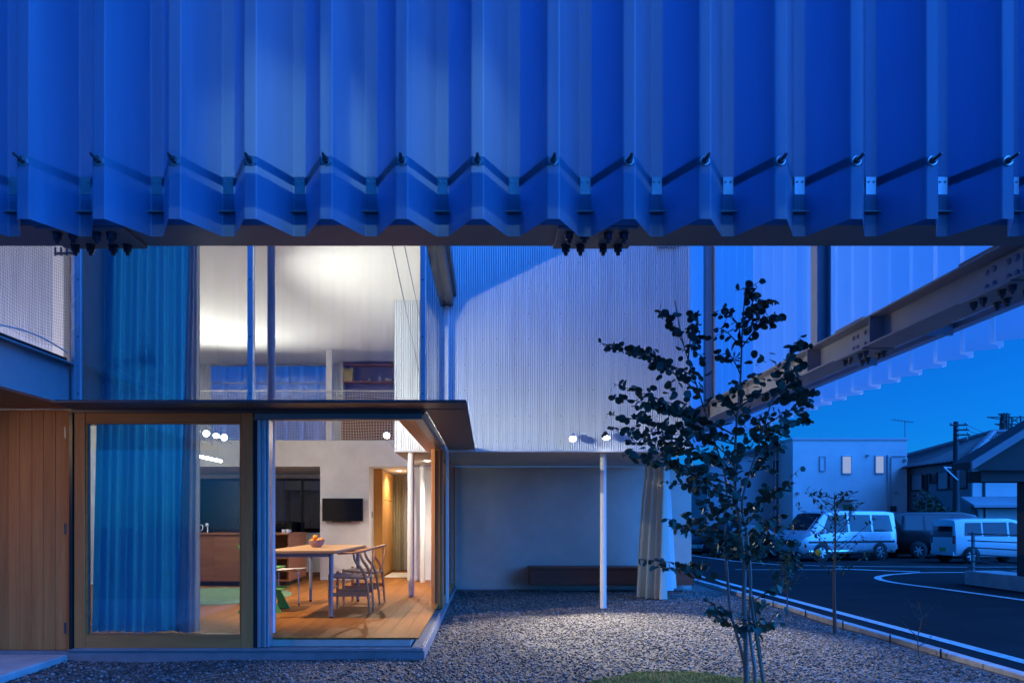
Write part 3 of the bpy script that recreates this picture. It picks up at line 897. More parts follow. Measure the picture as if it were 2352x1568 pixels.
for i in range(90):
    t = i * 0.55
    pts_.append((-3.622 + 0.03 * math.cos(t), 6.10 + 0.035 * math.sin(t), 2.72 + i * 0.021))
rp_.tube(pts_, 0.003, 5)
obj('lacing_rope', rp_, 'net_white', bn)
obj('net_post', MB().cbox(-3.64, -3.612, 6.085, 6.118, 2.26, 5.4, 0.002), MATS['blue_steel'], house)
cl_ = MB().cbox(-3.76, -3.60, 6.03, 6.07, 3.55, 3.565, 0.002)
for a in range(3):
    cl_.cyl((-3.74 + a * 0.05, 6.02, 3.53), (-3.74 + a * 0.05, 6.02, 3.60), 0.009, 8)
obj('net_clamp', cl_, 'steel_bolt', bn)

# loft back wall, window and shelf niche
lw = MB()
lw.box(-6.55, -5.72, 13.66, 13.75, LOFT, CEIL)
lw.box(-3.17, -3.04, 13.62, 13.75, LOFT, CEIL)
lw.box(-2.85, -2.80, 13.45, 13.75, LOFT, CEIL)
obj('loft_wall', lw, 'ceiling_white', house)
lc = MB(); corrugated(lc, -5.72, -5.43, LOFT, CEIL, lambda u, d: (u, 13.66 + d), seg=6); corrugated(lc, -3.04, -2.85, LOFT, CEIL, lambda u, d: (u, 13.66 + d), seg=6)
obj('loft_cladding', lc, 'galvalume', house, smooth=180)
lwin = obj('loft_window', MB().box(-5.43, -3.17, 13.69, 13.70, LOFT + 0.03, CEIL - 0.03), 'pane', house)
obj('frame', MB().box(-5.43, -3.17, 13.66, 13.72, CEIL - 0.03, CEIL - 0.001).box(-5.43, -3.17, 13.66, 13.72, LOFT, LOFT + 0.03).box(-5.43, -3.17, 13.67, 13.71, 3.92, 3.94), MATS['blue_steel'], lwin)
obj('loft_post', MB().cbox(-2.90, -2.79, 12.46, 12.57, LOFT, CEIL - 0.001, 0.004), 'white_paint', house)
sh = obj('shelf_niche', MB().box(-2.80, -1.32, 13.68, 13.75, LOFT, CEIL), mat('niche_violet', (0.30, 0.27, 0.46), 0.8, 0, var=0.05), house)
for z in (4.235, 3.90):
    obj('shelf', MB().cbox(-2.80, -1.33, 13.42, 13.679, z, z + 0.02, 0.002), 'cedar_h', sh)
obj('cupboard', MB().cbox(-2.80, -1.90, 13.30, 13.67, LOFT, 3.36, 0.004).cbox(-1.89, -1.33, 13.30, 13.67, LOFT, 3.36, 0.004), 'teak', sh)

# rear screen seen through the loft window
pm_lit = fold_mesh('panel', 0, TOP - BOT, lambda u, v: (u, v))
rs = thing('folded_plate_screen', 'blue folded plate screen standing behind the loft window', 'screen', (-4.2, 14.9, 2.5))
for k in range(10):
    inst('panel', pm_lit, 'plate_frp_lit', rs, (-5.9 + k * PITCH, 14.9, 2.5))
# ================================================================== LAMPS, FURNITURE
mat('lamp_white', (0.75, 0.75, 0.74), 0.4, 0.1, var=0.03)
def spotlight(label, pos, aim, r, watt, deg, blend=0.6, col=(1.0, 0.94, 0.88), mount=None, group=None, glowk=30, length=0.11, dark=False, soft=None):
    t = thing('spotlight', label, 'lamp', pos, group)
    p = Vector(pos); d = (Vector(aim) - p).normalized()
    body = 'black_plastic' if dark else 'lamp_white'
    h = MB()
    s = d.cross(Vector((0, 0, 1))).normalized() if abs(d.z) < 0.95 else Vector((1, 0, 0))
    h.tube([p - d * length, p - d * length * 0.9, p - d * length * 0.25, p], [r * 0.45, r * 0.7, r * 0.95, r * 1.06], 24, False)
    h.tube([p - d * length * 1.001, p - d * length], [0.001, r * 0.45], 24, False)
    h.tube([p, p - d * 0.006], [r * 1.06, r * 0.96], 24, False)
    obj('lamp_head', h, body, t, smooth=50)
    lens = MB(); lens.tube([p - d * 0.006, p - d * 0.0055, p - d * 0.005], [r * 0.97, r * 0.5, 0.001], 24, False)
    obj('lens', lens, glow('lens_glow_%d' % glowk, (1.0, 0.95, 0.88), glowk), t)
    if mount is not None:
        mp = Vector(mount); k = p - d * length * 0.6
        obj('arm', MB().tube([k, (k + mp) / 2 + Vector((0, 0, -0.02)), mp], 0.008, 8), body, t)
        obj('mounting_plate', MB().cyl(mp, mp + (mp - k).normalized() * 0.015, 0.028, 16), body, t)
    ld = bpy.data.lights.new('lamp_light', 'SPOT')
    ld.energy = watt; ld.spot_size = R(deg); ld.spot_blend = blend; ld.color = col; ld.shadow_soft_size = soft or r * 0.8
    lo = bpy.data.objects.new('lamp_light', ld); C.objects.link(lo)
    lo.parent = t; lo.location = d * 0.012
    lo.rotation_euler = d.to_track_quat('-Z', 'Y').to_euler()
    return t
UPL = 'uplights along the loft edge'
for i, (x, y, z) in enumerate(((452, 990, 12.2), (474, 995, 12.15), (497, 1000, 12.1), (515, 1004, 12.05))):
    p = px(x, y, z)
    nm_ = ['leftmost of the four bright uplights on the loft edge', 'second uplight from the left on the loft edge',
           'third uplight from the left on the loft edge', 'rightmost of the four bright uplights on the loft edge'][i]
    dn = i in (1, 3)
    spotlight(nm_, p, (-1.25 + 0.33 * i, 3.2, 2.97) if dn else p + Vector((0.35 + 0.1 * i, -0.9, 0.75)), 0.052, 560 if dn else 92, 5.6 if dn else 140, 0.9, col=(1.0, 0.86, 0.80) if dn else (1.0, 0.93, 0.87), mount=(p.x, 12.40, LOFT - 0.05), group=UPL)
p = px(888, 1000, 12.1)
spotlight('single bright uplight beside the indoor corrugated wall', p, (-1.9, 8.2, 0.2), 0.052, 120, 80, 0.9, col=(1.0, 0.76, 0.52), mount=(p.x + 0.05, 12.40, LOFT - 0.07), group=UPL)
spotlight('uplight on the wall return behind the tall curtain', (-3.42, 7.35, 2.78), (0.6, 9.7, 3.35), 0.06, 300, 92, 0.7, soft=0.012, mount=(-3.62, 6.9, 2.76), group=UPL)
spotlight('added unseen lamp behind the tall curtain turned towards the table', (-3.40, 7.20, 2.74), (-1.9, 8.3, 0.7), 0.06, 230, 75, 0.8, mount=(-3.62, 6.9, 2.70), group=UPL, col=(1.0, 0.76, 0.52))  # extra lamp, added to warm the fronts of table and chairs
# two lamps on the corrugated wall outside
p = px(1316, 1008, 9.56)
spotlight('bright spotlight on the corrugated wall facing the yard', p, (1.25, 7.1, 0.0), 0.044, 340, 82, 0.45, mount=(p.x, 9.688, p.z + 0.05), group='spotlights under the corrugated wall', glowk=60)
p = px(1393, 1006, 9.56)
spotlight('second spotlight on the corrugated wall beside the tree leaves', p, (1.85, 8.0, 0.0), 0.044, 320, 64, 0.4, mount=(p.x - 0.02, 9.688, p.z + 0.05), group='spotlights under the corrugated wall', dark=True, glowk=60)
# pendant tube over the kitchen
tl_ = thing('tube_lamp', 'thin bright tube lamp hung above the kitchen island', 'lamp', (-4.12, 10.2, 2.15))
obj('tube', MB().cyl((-4.12, 9.72, 2.15), (-4.12, 10.75, 2.15), 0.014, 12), glow('tube_glow', (1.0, 0.97, 0.96), 135), tl_)
obj('housing', MB().cbox(-4.138, -4.102, 9.70, 10.77, 2.166, 2.19, 0.003), 'lamp_white', tl_)
obj('hanging_wire', MB().cyl((-4.12, 9.85, 2.19), (-4.12, 9.85, CEIL), 0.002, 6).cyl((-4.12, 10.62, 2.19), (-4.12, 10.62, CEIL), 0.002, 6), 'galv', tl_)
# round downlights set in the ceilings of the corridor and below the box
def downlight(label, x, y, z, watt):
    dl = thing('ceiling_lamp', label, 'lamp', (x, y, z), 'round downlights')
    obj('lamp_ring', MB().lathe([(0.045, 0.0), (0.062, -0.004), (0.065, 0.002)], (x, y, z), 24), 'lamp_white', dl)
    obj('lens', MB().lathe([(0.0, -0.001), (0.045, -0.001)], (x, y, z), 24), glow('lens_glow_30', (1, .95, .88), 30), dl)
    ld = bpy.data.lights.new('lamp_light', 'SPOT'); ld.energy = watt; ld.spot_size = R(150); ld.spot_blend = 0.8; ld.color = (1, 0.86, 0.70); ld.shadow_soft_size = 0.05
    lo = bpy.data.objects.new('lamp_light', ld); C.objects.link(lo); lo.parent = dl; lo.location = (0, 0, -0.02)
downlight('small round lamp in the corridor ceiling', -1.72, 13.5, SOF - 0.0135, 40)
downlight('small round lamp under the box between the indoor posts', -0.98, 11.2, SOF - 0.0125, 110)
# entrance lamp under the balcony, just left of the view
spotlight('small round downlight under the balcony by the boarded door', (-5.1, 4.4, 2.235), (-3.0, 6.2, 0.8), 0.04, 45, 90, 0.9, mount=(-5.1, 4.4, 2.244), length=0.02, glowk=6, col=(1.0, 0.64, 0.38))
spotlight('small uplight on the balcony deck washing the corrugated wall', (-4.9, 5.3, 2.70), (-4.35, 6.95, 3.7), 0.04, 34, 110, 0.8, mount=(-4.9, 5.25, 2.602), length=0.06, col=(1.0, 0.9, 0.85))
# ---- curtains
def curtain(name, label, m, top, bot, z0, z1, folds, amp, amp_b=None, rows=24, seg=10, cat='curtain', group=None, squeeze=None, hem=True):
    """top, bot: (x0, y0, x1, y1) of the line it follows at the head and at the hem"""
    n = folds * seg; mb = MB(); R_ = []
    ph = [random.uniform(-0.5, 0.5) for _ in range(folds + 2)]
    for j in range(rows + 1):
        t = j / rows; z = z1 + (z0 - z1) * t
        s = squeeze(t) if squeeze else t
        x0, y0, x1, y1 = [a + (b - a) * s for a, b in zip(top, bot)]
        dx, dy = x1 - x0, y1 - y0; L_ = math.hypot(dx, dy); nx, ny = -dy / L_, dx / L_
        am = amp + ((amp_b or amp) - amp) * t
        row = []
        for i in range(n + 1):
            u = i / n; f = u * folds; k = int(min(f, folds - 1)); w = ph[k] + (ph[k + 1] - ph[k]) * (f - k)
            a = am * (1 + 0.35 * math.sin(k * 2.3 + 1)) * math.sin(2 * PI * f + w * 1.2 + 0.25 * t * math.sin(3 * k)) + 0.012 * t * math.sin(7 * u + 2)
            row.append((x0 + dx * u + nx * a, y0 + dy * u + ny * a, z + 0.006 * math.sin(9 * u) * t))
        R_.append(row)
    mb.grid(R_)
    return obj(name, mb, m, None, smooth=180, label=label, cat=cat, group=group)
sheet('curtain_teal', (0.04, 0.28, 0.68), 0.60, (0.02, 0.36, 1.0), rough=0.6, gloss=0.01, var=0.15, scale=5)
sheet('curtain_cream', (0.70, 0.60, 0.47), 0.22, rough=0.7, gloss=0.0, var=0.06, scale=5)
sheet('curtain_white', (0.66, 0.65, 0.63), 0.22, rough=0.7, gloss=0.0, var=0.06, scale=5)
sheet('curtain_beige', (0.50, 0.43, 0.28), 0.15, rough=0.7, gloss=0.0, var=0.08, scale=6)
curtain('tall_curtain', 'tall teal blue curtain hanging behind the left glass from ceiling to floor', 'curtain_teal', (-3.66, 6.62, -2.80, 6.70), (-3.70, 6.52, -2.76, 6.60), FLOOR + 0.02, CEIL - 0.03, 11, 0.035, 0.045, rows=30)
sheet('curtain_sheer', (0.45, 0.55, 0.66), 0.6, (0.55, 0.62, 0.72), rough=0.6, gloss=0.01, var=0.1, scale=6)  # overlapping sheer cloth, with the room's light also put into its colour
curtain('sheer_curtain', 'sheer strip of curtain with indoor light in its colour at the right edge of the tall blue curtain', 'curtain_sheer', (-2.82, 6.60, -2.74, 6.62), (-2.90, 6.49, -2.70, 6.53), FLOOR + 0.02, CEIL - 0.03, 3, 0.016, 0.022, rows=24)
obj('curtain_rail', MB().cbox(-3.7, -0.8, 6.62, 6.66, CEIL - 0.025, CEIL - 0.001, 0.003), 'lamp_white', label='slim white curtain rail under the ceiling behind the front glass', cat='rail')
curtain('porch_curtain', 'gathered cream outdoor curtain hanging at the end of the porch', 'curtain_cream', (2.50, 11.12, 2.80, 10.92), (2.36, 11.22, 2.74, 10.74), 0.02, SOF - 0.03, 4, 0.05, 0.085, rows=26, squeeze=lambda t: max(0, (t - 0.12)) ** 0.7)
curtain('porch_curtain', 'thin blue lit flap of curtain right of the gathered porch curtain', 'curtain_white', (2.80, 11.2, 2.95, 11.4), (2.84, 11.1, 3.18, 11.75), 0.10, SOF - 0.03, 2, 0.02, 0.03, rows=20)
curtain('corridor_curtain', 'beige olive curtain at the end of the lit corridor', 'curtain_beige', (-2.02, 14.55, -1.78, 14.6), (-2.02, 14.55, -1.78, 14.6), FLOOR + 0.01, 2.17, 4, 0.03)
curtain('corridor_curtain', 'pale sheer curtain right of the olive curtain in the corridor', 'curtain_white', (-1.78, 14.62, -1.45, 14.62), (-1.78, 14.62, -1.45, 14.62), FLOOR + 0.01, 2.17, 5, 0.025)
curtain('side_curtain', 'white curtain bunched behind the stacked timber doors', 'curtain_white', (-0.86, 11.2, -0.72, 11.9), (-0.88, 11.0, -0.72, 11.9), FLOOR + 0.01, 2.17, 4, 0.025)

# corridor cupboard
cb = thing('tall_cupboard', 'orange brown timber cupboard in the corridor', 'cupboard', (-2.05, 13.6, FLOOR))
obj('carcass', MB().box(-2.118, -1.985, 12.95, 14.45, FLOOR, 2.19), 'cabinet_orange', cb)
for z0, z1 in ((FLOOR + 0.04, 1.62), (1.63, 2.18)):
    for y0, y1 in ((12.952, 13.68), (13.69, 14.445)):
        obj('door', MB().cbox(-1.984, -1.965, y0, y1, z0, z1, 0.002), 'cabinet_orange', cb)
obj('floor_mat', MB().cbox(-1.93, -1.50, 12.9, 14.0, FLOOR + 0.0015, FLOOR + 0.012, 0.003), mat('mat_cream', (0.7, 0.66, 0.58), 0.9, 0, var=0.08, bump=0.2), label='cream mat on the corridor floor', cat='mat')
obj('wall_switch', MB().cbox(-2.119, -2.109, 12.70, 12.73, 1.28, 1.40, 0.002), 'black_plastic', label='dark narrow switch plate on the corridor wall', cat='switch')

# ---- television
tv = thing('television', 'black flat television hung on the grey plaster wall', 'television', (-2.57, 12.33, 1.22))
obj('casing', MB().cbox(-2.93, -2.21, 12.30, 12.345, 1.222, 1.63, 0.005), 'black_plastic', tv)
obj('screen', MB().box(-2.918, -2.222, 12.2965, 12.2995, 1.24, 1.618), 'screen_black', tv)
obj('wall_bracket', MB().box(-2.66, -2.48, 12.346, 12.40, 1.33, 1.53), 'steel_bolt', tv)
obj('speaker_bar', MB().cbox(-2.75, -2.42, 12.31, 12.34, 1.208, 1.2215, 0.003), 'black_plastic', tv)

# ---- table
TX0, TX1, TY0, TY1, TZ = -2.41, -1.62, 7.48, 9.27, 0.92
tb = thing('dining_table', 'oak dining table with a thick top behind the open corner', 'table', ((TX0 + TX1) / 2, 8.4, FLOOR))
obj('tabletop', MB().cbox(TX0, TX1, TY0, TY1, TZ - 0.034, TZ, 0.005), 'table_oak', tb)
mat('leg_grey', (0.26, 0.26, 0.28), 0.45, 0.3, var=0.06)
for x in (TX0 + 0.08, TX1 - 0.09):
    for y in (TY0 + 0.11, TY1 - 0.12):
        lg_ = obj('leg', MB().tube([(x, y, FLOOR + 0.02), (x, y, TZ - 0.036)], [0.019, 0.025], 16), 'leg_grey', tb, smooth=60)
        obj('foot', MB().cyl((x, y, FLOOR), (x, y, FLOOR + 0.02), 0.017, 12), 'black_rubber', lg_)
obj('apron', MB().box(TX0 + 0.08, TX1 - 0.09, TY0 + 0.10, TY0 + 0.12, TZ - 0.075, TZ - 0.036).box(TX0 + 0.08, TX1 - 0.09, TY1 - 0.13, TY1 - 0.11, TZ - 0.075, TZ - 0.036), 'leg_grey', tb)

# ---- bowl of oranges
bc = px(727, 1256, 8.38)
bw = obj('fruit_bowl', MB().lathe([(0.0, 0.006), (0.035, 0.006), (0.045, 0.0), (0.052, 0.004), (0.078, 0.035), (0.096, 0.078), (0.098, 0.086), (0.093, 0.084), (0.07, 0.04), (0.04, 0.014), (0.0, 0.012)], (bc.x, bc.y, TZ), 28), mat('bowl_clay', (0.33, 0.20, 0.18), 0.7, 0, var=0.08, scale=30), label='brownish pink clay bowl holding oranges on the dining table', cat='bowl', smooth=60)
mat('orange_peel', (0.80, 0.29, 0.015), 0.45, 0, var=0.08, scale=30, bump=0.2, bscale=260)
for i, (dx, dy, dz, lab) in enumerate(((-0.045, -0.02, 0.075, 'orange at the left front of the fruit bowl'), (0.035, -0.035, 0.075, 'orange at the right front of the fruit bowl'), (0.0, 0.045, 0.08, 'orange at the back of the fruit bowl'),
                                      (-0.012, 0.0, 0.12, 'topmost orange of the pile in the fruit bowl'), (0.052, 0.025, 0.085, 'orange at the right back of the fruit bowl'))):
    og = MB().lathe([(0.001, -0.031), (0.016, -0.028), (0.029, -0.015), (0.034, 0.0), (0.030, 0.015), (0.018, 0.027), (0.006, 0.0295), (0.001, 0.028)], (0, 0, 0), 18)
    for k, v in enumerate(og.v):
        og.v[k] = (v[0] + bc.x + dx, v[1] + bc.y + dy, v[2] + TZ + dz)
    obj('orange', og, 'orange_peel', None, smooth=180, label=lab, cat='fruit', group='oranges in the bowl')

# ---- wishbone chairs (built at the origin, seat facing -X)
def smooth_path(pts, k=6):
    out = []
    for i in range(len(pts) - 1):
        p0, p1, p2, p3 = [Vector(pts[min(max(q, 0), len(pts) - 1)]) for q in (i - 1, i, i + 1, i + 2)]
        for t in np.linspace(0, 1, k, endpoint=False):
            out.append(0.5 * ((2 * p1) + (p2 - p0) * t + (2 * p0 - 5 * p1 + 4 * p2 - p3) * t * t + (3 * p1 - p0 - 3 * p2 + p3) * t ** 3))
    out.append(Vector(pts[-1]))
    return out
mat('paper_cord', (0.46, 0.36, 0.27), 0.85, 0, var=0.15, scale=3, bump=0.5, bscale=90, stretch=(1, 12, 1))
def wishbone(label):
    t = thing('wishbone_chair', label, 'chair', (0, 0, 0), 'wooden armchairs at the table')
    for s in (-1, 1):
        obj('front_leg', MB().tube([(-0.22, 0.24 * s, 0), (-0.22, 0.245 * s, 0.2), (-0.22, 0.245 * s, 0.455)], [0.011, 0.018, 0.017], 12), 'chair_oak', t, smooth=60)
        path = smooth_path([(0.22, 0.165 * s, 0), (0.195, 0.185 * s, 0.28), (0.16, 0.21 * s, 0.46), (0.07, 0.245 * s, 0.60), (0.045, 0.262 * s, 0.70)], 5)
        obj('rear_leg', MB().tube(path, list(np.linspace(0.012, 0.019, len(path) // 2)) + list(np.linspace(0.019, 0.011, len(path) - len(path) // 2)), 12), 'chair_oak', t, smooth=60)
        obj('side_stretcher', MB().cbox(-0.215, 0.19, 0.215 * s - 0.007, 0.215 * s + 0.007, 0.20, 0.245, 0.002), 'chair_oak', t)
        obj('seat_rail', MB().cyl((-0.22, 0.24 * s, 0.425), (0.18, 0.19 * s, 0.40), 0.013, 10), 'chair_oak', t, smooth=60)
        obj('wishbone_arm', MB().tube(smooth_path([(0.19, 0.02 * s, 0.42), (0.215, 0.02 * s, 0.50), (0.235, 0.045 * s, 0.60), (0.245, 0.105 * s, 0.715)], 5), 0.009, 8), 'chair_oak', t, smooth=60)
    obj('front_stretcher', MB().cyl((-0.22, -0.24, 0.28), (-0.22, 0.24, 0.28), 0.010, 10), 'chair_oak', t, smooth=60)
    obj('rear_stretcher', MB().cyl((0.20, -0.18, 0.17), (0.20, 0.18, 0.17), 0.010, 10), 'chair_oak', t, smooth=60)
    obj('rear_rail', MB().cbox(0.165, 0.19, -0.19, 0.19, 0.395, 0.425, 0.004), 'chair_oak', t)
    top = smooth_path([(-0.13, 0.275, 0.69), (0.0, 0.285, 0.695), (0.13, 0.25, 0.71), (0.225, 0.13, 0.735), (0.25, 0.0, 0.745), (0.225, -0.13, 0.735), (0.13, -0.25, 0.71), (0.0, -0.285, 0.695), (-0.13, -0.275, 0.69)], 5)
    obj('top_rail', MB().tube(top, [0.013 + 0.006 * math.sin(PI * i / (len(top) - 1)) for i in range(len(top))], 12, sq=0.8), 'chair_oak', t, smooth=60)
    rows = []
    for i in range(13):
        u = i / 12; x = -0.225 + 0.41 * u; hw = 0.248 - 0.055 * u
        rows.append([(x, hw * (2 * v / 12 - 1), 0.437 - 0.022 * u - 0.016 * (1 - abs(2 * u - 1) ** 2) * (1 - abs(2 * v / 12 - 1) ** 2)) for v in range(13)])
    sm_ = MB().grid(rows); sm_.grid([[(a, b, c - 0.02) for (a, b, c) in r] for r in rows])
    sm_.grid([[(*r[0][:2], r[0][2]), (*r[0][:2], r[0][2] - 0.02)] for r in rows]); sm_.grid([[(*r[-1][:2], r[-1][2]), (*r[-1][:2], r[-1][2] - 0.02)] for r in rows])
    obj('seat', sm_, 'paper_cord', t, smooth=40)
    return t
ch = wishbone('wooden armchair with Y shaped back, nearer of the two at the table')
dup(ch, (-1.575, 8.93, FLOOR), R(-2), 'wooden armchair with Y shaped back, farther of the two at the table')
ch.location = (-1.575, 8.11, FLOOR); ch.rotation_euler = (0, 0, R(2))

# ---- three legged chair with a pale thin seat
ac = thing('shell_chair', 'thin shelled chair with pale seat and slim metal legs left of the table', 'chair', (0, 0, 0))
rows = []
for i in range(17):
    u = i / 16
    if u < 0.55:
        s = u / 0.55; x, z = 0.24 - 0.42 * s, 0.45 - 0.015 * math.sin(PI * s) + 0.01 * (1 - s); hw = 0.20 * (0.55 + 0.45 * math.sin(PI * min(1, s * 0.9 + 0.12)))
    elif u < 0.7:
        s = (u - 0.55) / 0.15; x, z = -0.18 - 0.045 * s, 0.455 + 0.06 * s * s + 0.02 * s; hw = 0.15 - 0.06 * math.sin(PI * s * 0.5)
    else:
        s = (u - 0.7) / 0.3; x, z = -0.225 - 0.06 * s, 0.53 + 0.24 * s; hw = 0.09 + 0.11 * math.sin(PI * (s * 0.72 + 0.1))
    rows.append([(x + (0.02 * (2 * v / 10 - 1) ** 2 if u > 0.7 else 0), hw * (2 * v / 10 - 1), z + (0.012 * (2 * v / 10 - 1) ** 2 if u < 0.55 else 0)) for v in range(11)])
shm = MB().grid(rows).grid([[(a - (0.009 if i > 9 else 0), b, c - (0.011 if i <= 9 else 0)) for (a, b, c) in r] for i, r in enumerate(rows)])
obj('shell', shm, mat('pale_seat', (0.62, 0.56, 0.50), 0.5, 0, var=0.04), ac, smooth=50)
for (x, y) in ((0.20, 0.0), (-0.16, 0.17), (-0.16, -0.17)):
    lg_ = obj('leg', MB().tube(smooth_path([(0.0, 0, 0.432), (x * 0.85, y * 0.85, 0.428), (x, y, 0.38), (x * 1.05, y * 1.05, 0.02)], 5), 0.008, 10), 'galv', ac, smooth=60)
    obj('foot', MB().cyl((x * 1.05, y * 1.05, 0), (x * 1.05, y * 1.05, 0.03), 0.010, 10), 'black_rubber', lg_)
ac.location = (-2.56, 8.72, FLOOR); ac.rotation_euler = (0, 0, R(-12))

# ---- green high chair
hc = thing('high_chair', 'green wooden high chair leaning at the table corner', 'chair', (0, 0, 0))
mat('green_paint', (0.10, 0.34, 0.05), 0.45, 0, var=0.06, scale=6)
for s in (-1, 1):
    y = 0.21 * s
    obj('side_frame', MB().prism([(0.25, y - 0.011, 0.0), (0.155, y - 0.011, 0.0), (-0.25, y - 0.011, 0.78), (-0.165, y - 0.011, 0.79)], (0, 0.022, 0)), 'green_paint', hc)
    obj('foot', MB().prism([(0.15, y - 0.011, 0.0), (0.118, y - 0.011, 0.062), (-0.22, y - 0.011, 0.055), (-0.25, y - 0.011, 0.0)], (0, 0.022, 0)), 'green_paint', hc)
obj('seat_plate', MB().cbox(-0.13, 0.20, -0.198, 0.198, 0.50, 0.518, 0.004), 'green_paint', hc)
obj('foot_plate', MB().cbox(0.0, 0.26, -0.198, 0.198, 0.26, 0.278, 0.004), 'green_paint', hc)
for z in (0.60, 0.72):
    obj('backrest', MB().cbox(-0.215 + (0.72 - z) * 0.5, -0.195 + (0.72 - z) * 0.5, -0.198, 0.198, z - 0.045, z + 0.035, 0.006), 'green_paint', hc)
obj('metal_rod', MB().cyl((0.09, -0.2, 0.17), (0.09, 0.2, 0.17), 0.006, 8).cyl((-0.15, -0.2, 0.03), (-0.15, 0.2, 0.03), 0.006, 8), 'galv', hc)
hc.location = (-2.63, 8.20, FLOOR); hc.rotation_euler = (0, 0, R(3))

# ---- kitchen island and things on it
isl = thing('kitchen_island', 'reddish brown timber kitchen island behind the table', 'counter', (-4.4, 11.7, FLOOR))
obj('kick', MB().box(-5.55, -3.26, 11.28, 12.2, FLOOR, FLOOR + 0.08), 'black_plastic', isl)
obj('worktop', MB().cbox(-5.62, -3.19, 11.18, 12.28, 1.005, 1.032, 0.003), 'teak', isl)
for i in range(3):
    x0 = -5.60 + i * 0.60
    obj('front_panel', MB().cbox(x0, x0 + 0.597, 11.20, 11.225, FLOOR + 0.081, 1.004, 0.002), 'teak', isl)
obj('body', MB().box(-5.60, -3.83, 11.226, 12.26, FLOOR + 0.081, 1.004), 'teak', isl)
obj('end_panel', MB().cbox(-3.225, -3.20, 11.20, 12.26, FLOOR + 0.081, 1.004, 0.002), 'teak', isl)
obj('open_shelf', MB().box(-3.80, -3.226, 11.21, 12.2, FLOOR + 0.081, FLOOR + 0.10).box(-3.80, -3.226, 11.21, 12.2, 0.62, 0.64).box(-3.80, -3.226, 11.7, 11.72, FLOOR + 0.101, 1.004), 'teak', isl)
obj('back_counter', MB().cbox(-6.1, -3.0, 14.2, 14.69, 0.95, 0.98, 0.003).box(-6.1, -3.0, 14.23, 14.69, FLOOR, 0.949), 'white_paint', label='white counter under the dark kitchen window', cat='counter')
mw = thing('oven', 'black countertop oven under the dark kitchen window', 'oven', (-4.26, 14.4, 0.98))
obj('casing', MB().cbox(-4.50, -4.02, 14.25, 14.62, 0.985, 1.20, 0.006), 'black_plastic', mw)
obj('door_glass', MB().box(-4.48, -4.14, 14.244, 14.249, 1.0, 1.16), 'screen_black', mw)
obj('door_handle', MB().cyl((-4.46, 14.232, 1.175), (-4.16, 14.232, 1.175), 0.008, 8), 'galv', mw)
kt = thing('coffee_jug', 'white coffee jug with handle at the left of the island', 'jug', (-4.86, 11.6, 1.032))
obj('body', MB().lathe([(0.0, 0.0), (0.055, 0.0), (0.06, 0.01), (0.055, 0.10), (0.045, 0.15), (0.05, 0.165), (0.03, 0.18), (0.012, 0.185), (0.012, 0.2), (0.0, 0.202)], (-4.86, 11.6, 1.032), 20), 'white_paint', kt, smooth=60)
obj('handle', MB().tube(smooth_path([(-4.81, 11.6, 1.16), (-4.76, 11.6, 1.16), (-4.755, 11.6, 1.09), (-4.805, 11.6, 1.06)], 5), 0.008, 8), 'white_paint', kt, smooth=60)
ub = thing('utensil_stand', 'slim white stand with a round top beside the jug', 'stand', (-4.63, 11.5, 1.032))
obj('stem', MB().cyl((-4.63, 11.5, 1.032), (-4.63, 11.5, 1.15), 0.010, 12), 'white_paint', ub)
obj('round_top', MB().lathe([(0.001, -0.03), (0.022, -0.02), (0.03, 0), (0.022, 0.02), (0.001, 0.03)], (-4.64, 11.5, 1.165), 14), 'white_paint', ub, smooth=180)
obj('ladle', MB().tube([(-4.615, 11.5, 1.10), (-4.59, 11.5, 1.23)], [0.004, 0.012], 8), 'black_plastic', ub)
for i, (x, lab) in enumerate(((-3.36, 'small white cup on the island end, left of its pair'), (-3.29, 'small white cup on the island end, right of its pair'))):
    cp_ = obj('cup', MB().lathe([(0.0, 0.0), (0.025, 0.0), (0.03, 0.01), (0.032, 0.06), (0.029, 0.06), (0.026, 0.012), (0, 0.01)], (x, 11.45, 1.0325), 16), 'white_paint', None, smooth=60, label=lab, cat='cup', group='cups on the island')
    obj('handle', MB().tube(smooth_path([(x + 0.03, 11.45, 1.08), (x + 0.05, 11.45, 1.075), (x + 0.048, 11.45, 1.05), (x + 0.03, 11.45, 1.045)], 4), 0.004, 6), 'white_paint', cp_)
# rug
rg = MB().lathe([(0, 0.012), (1.10, 0.012), (1.15, 0.008), (1.16, 0.001)], (-3.95, 9.78, FLOOR + 0.0005), 64)
obj('round_rug', rg, mat('rug_green', (0.10, 0.20, 0.075), 0.95, 0, var=0.2, scale=9, bump=0.8, bscale=140, col2=(0.20, 0.28, 0.16)), label='round green rug on the floor in front of the kitchen', cat='rug', smooth=60)
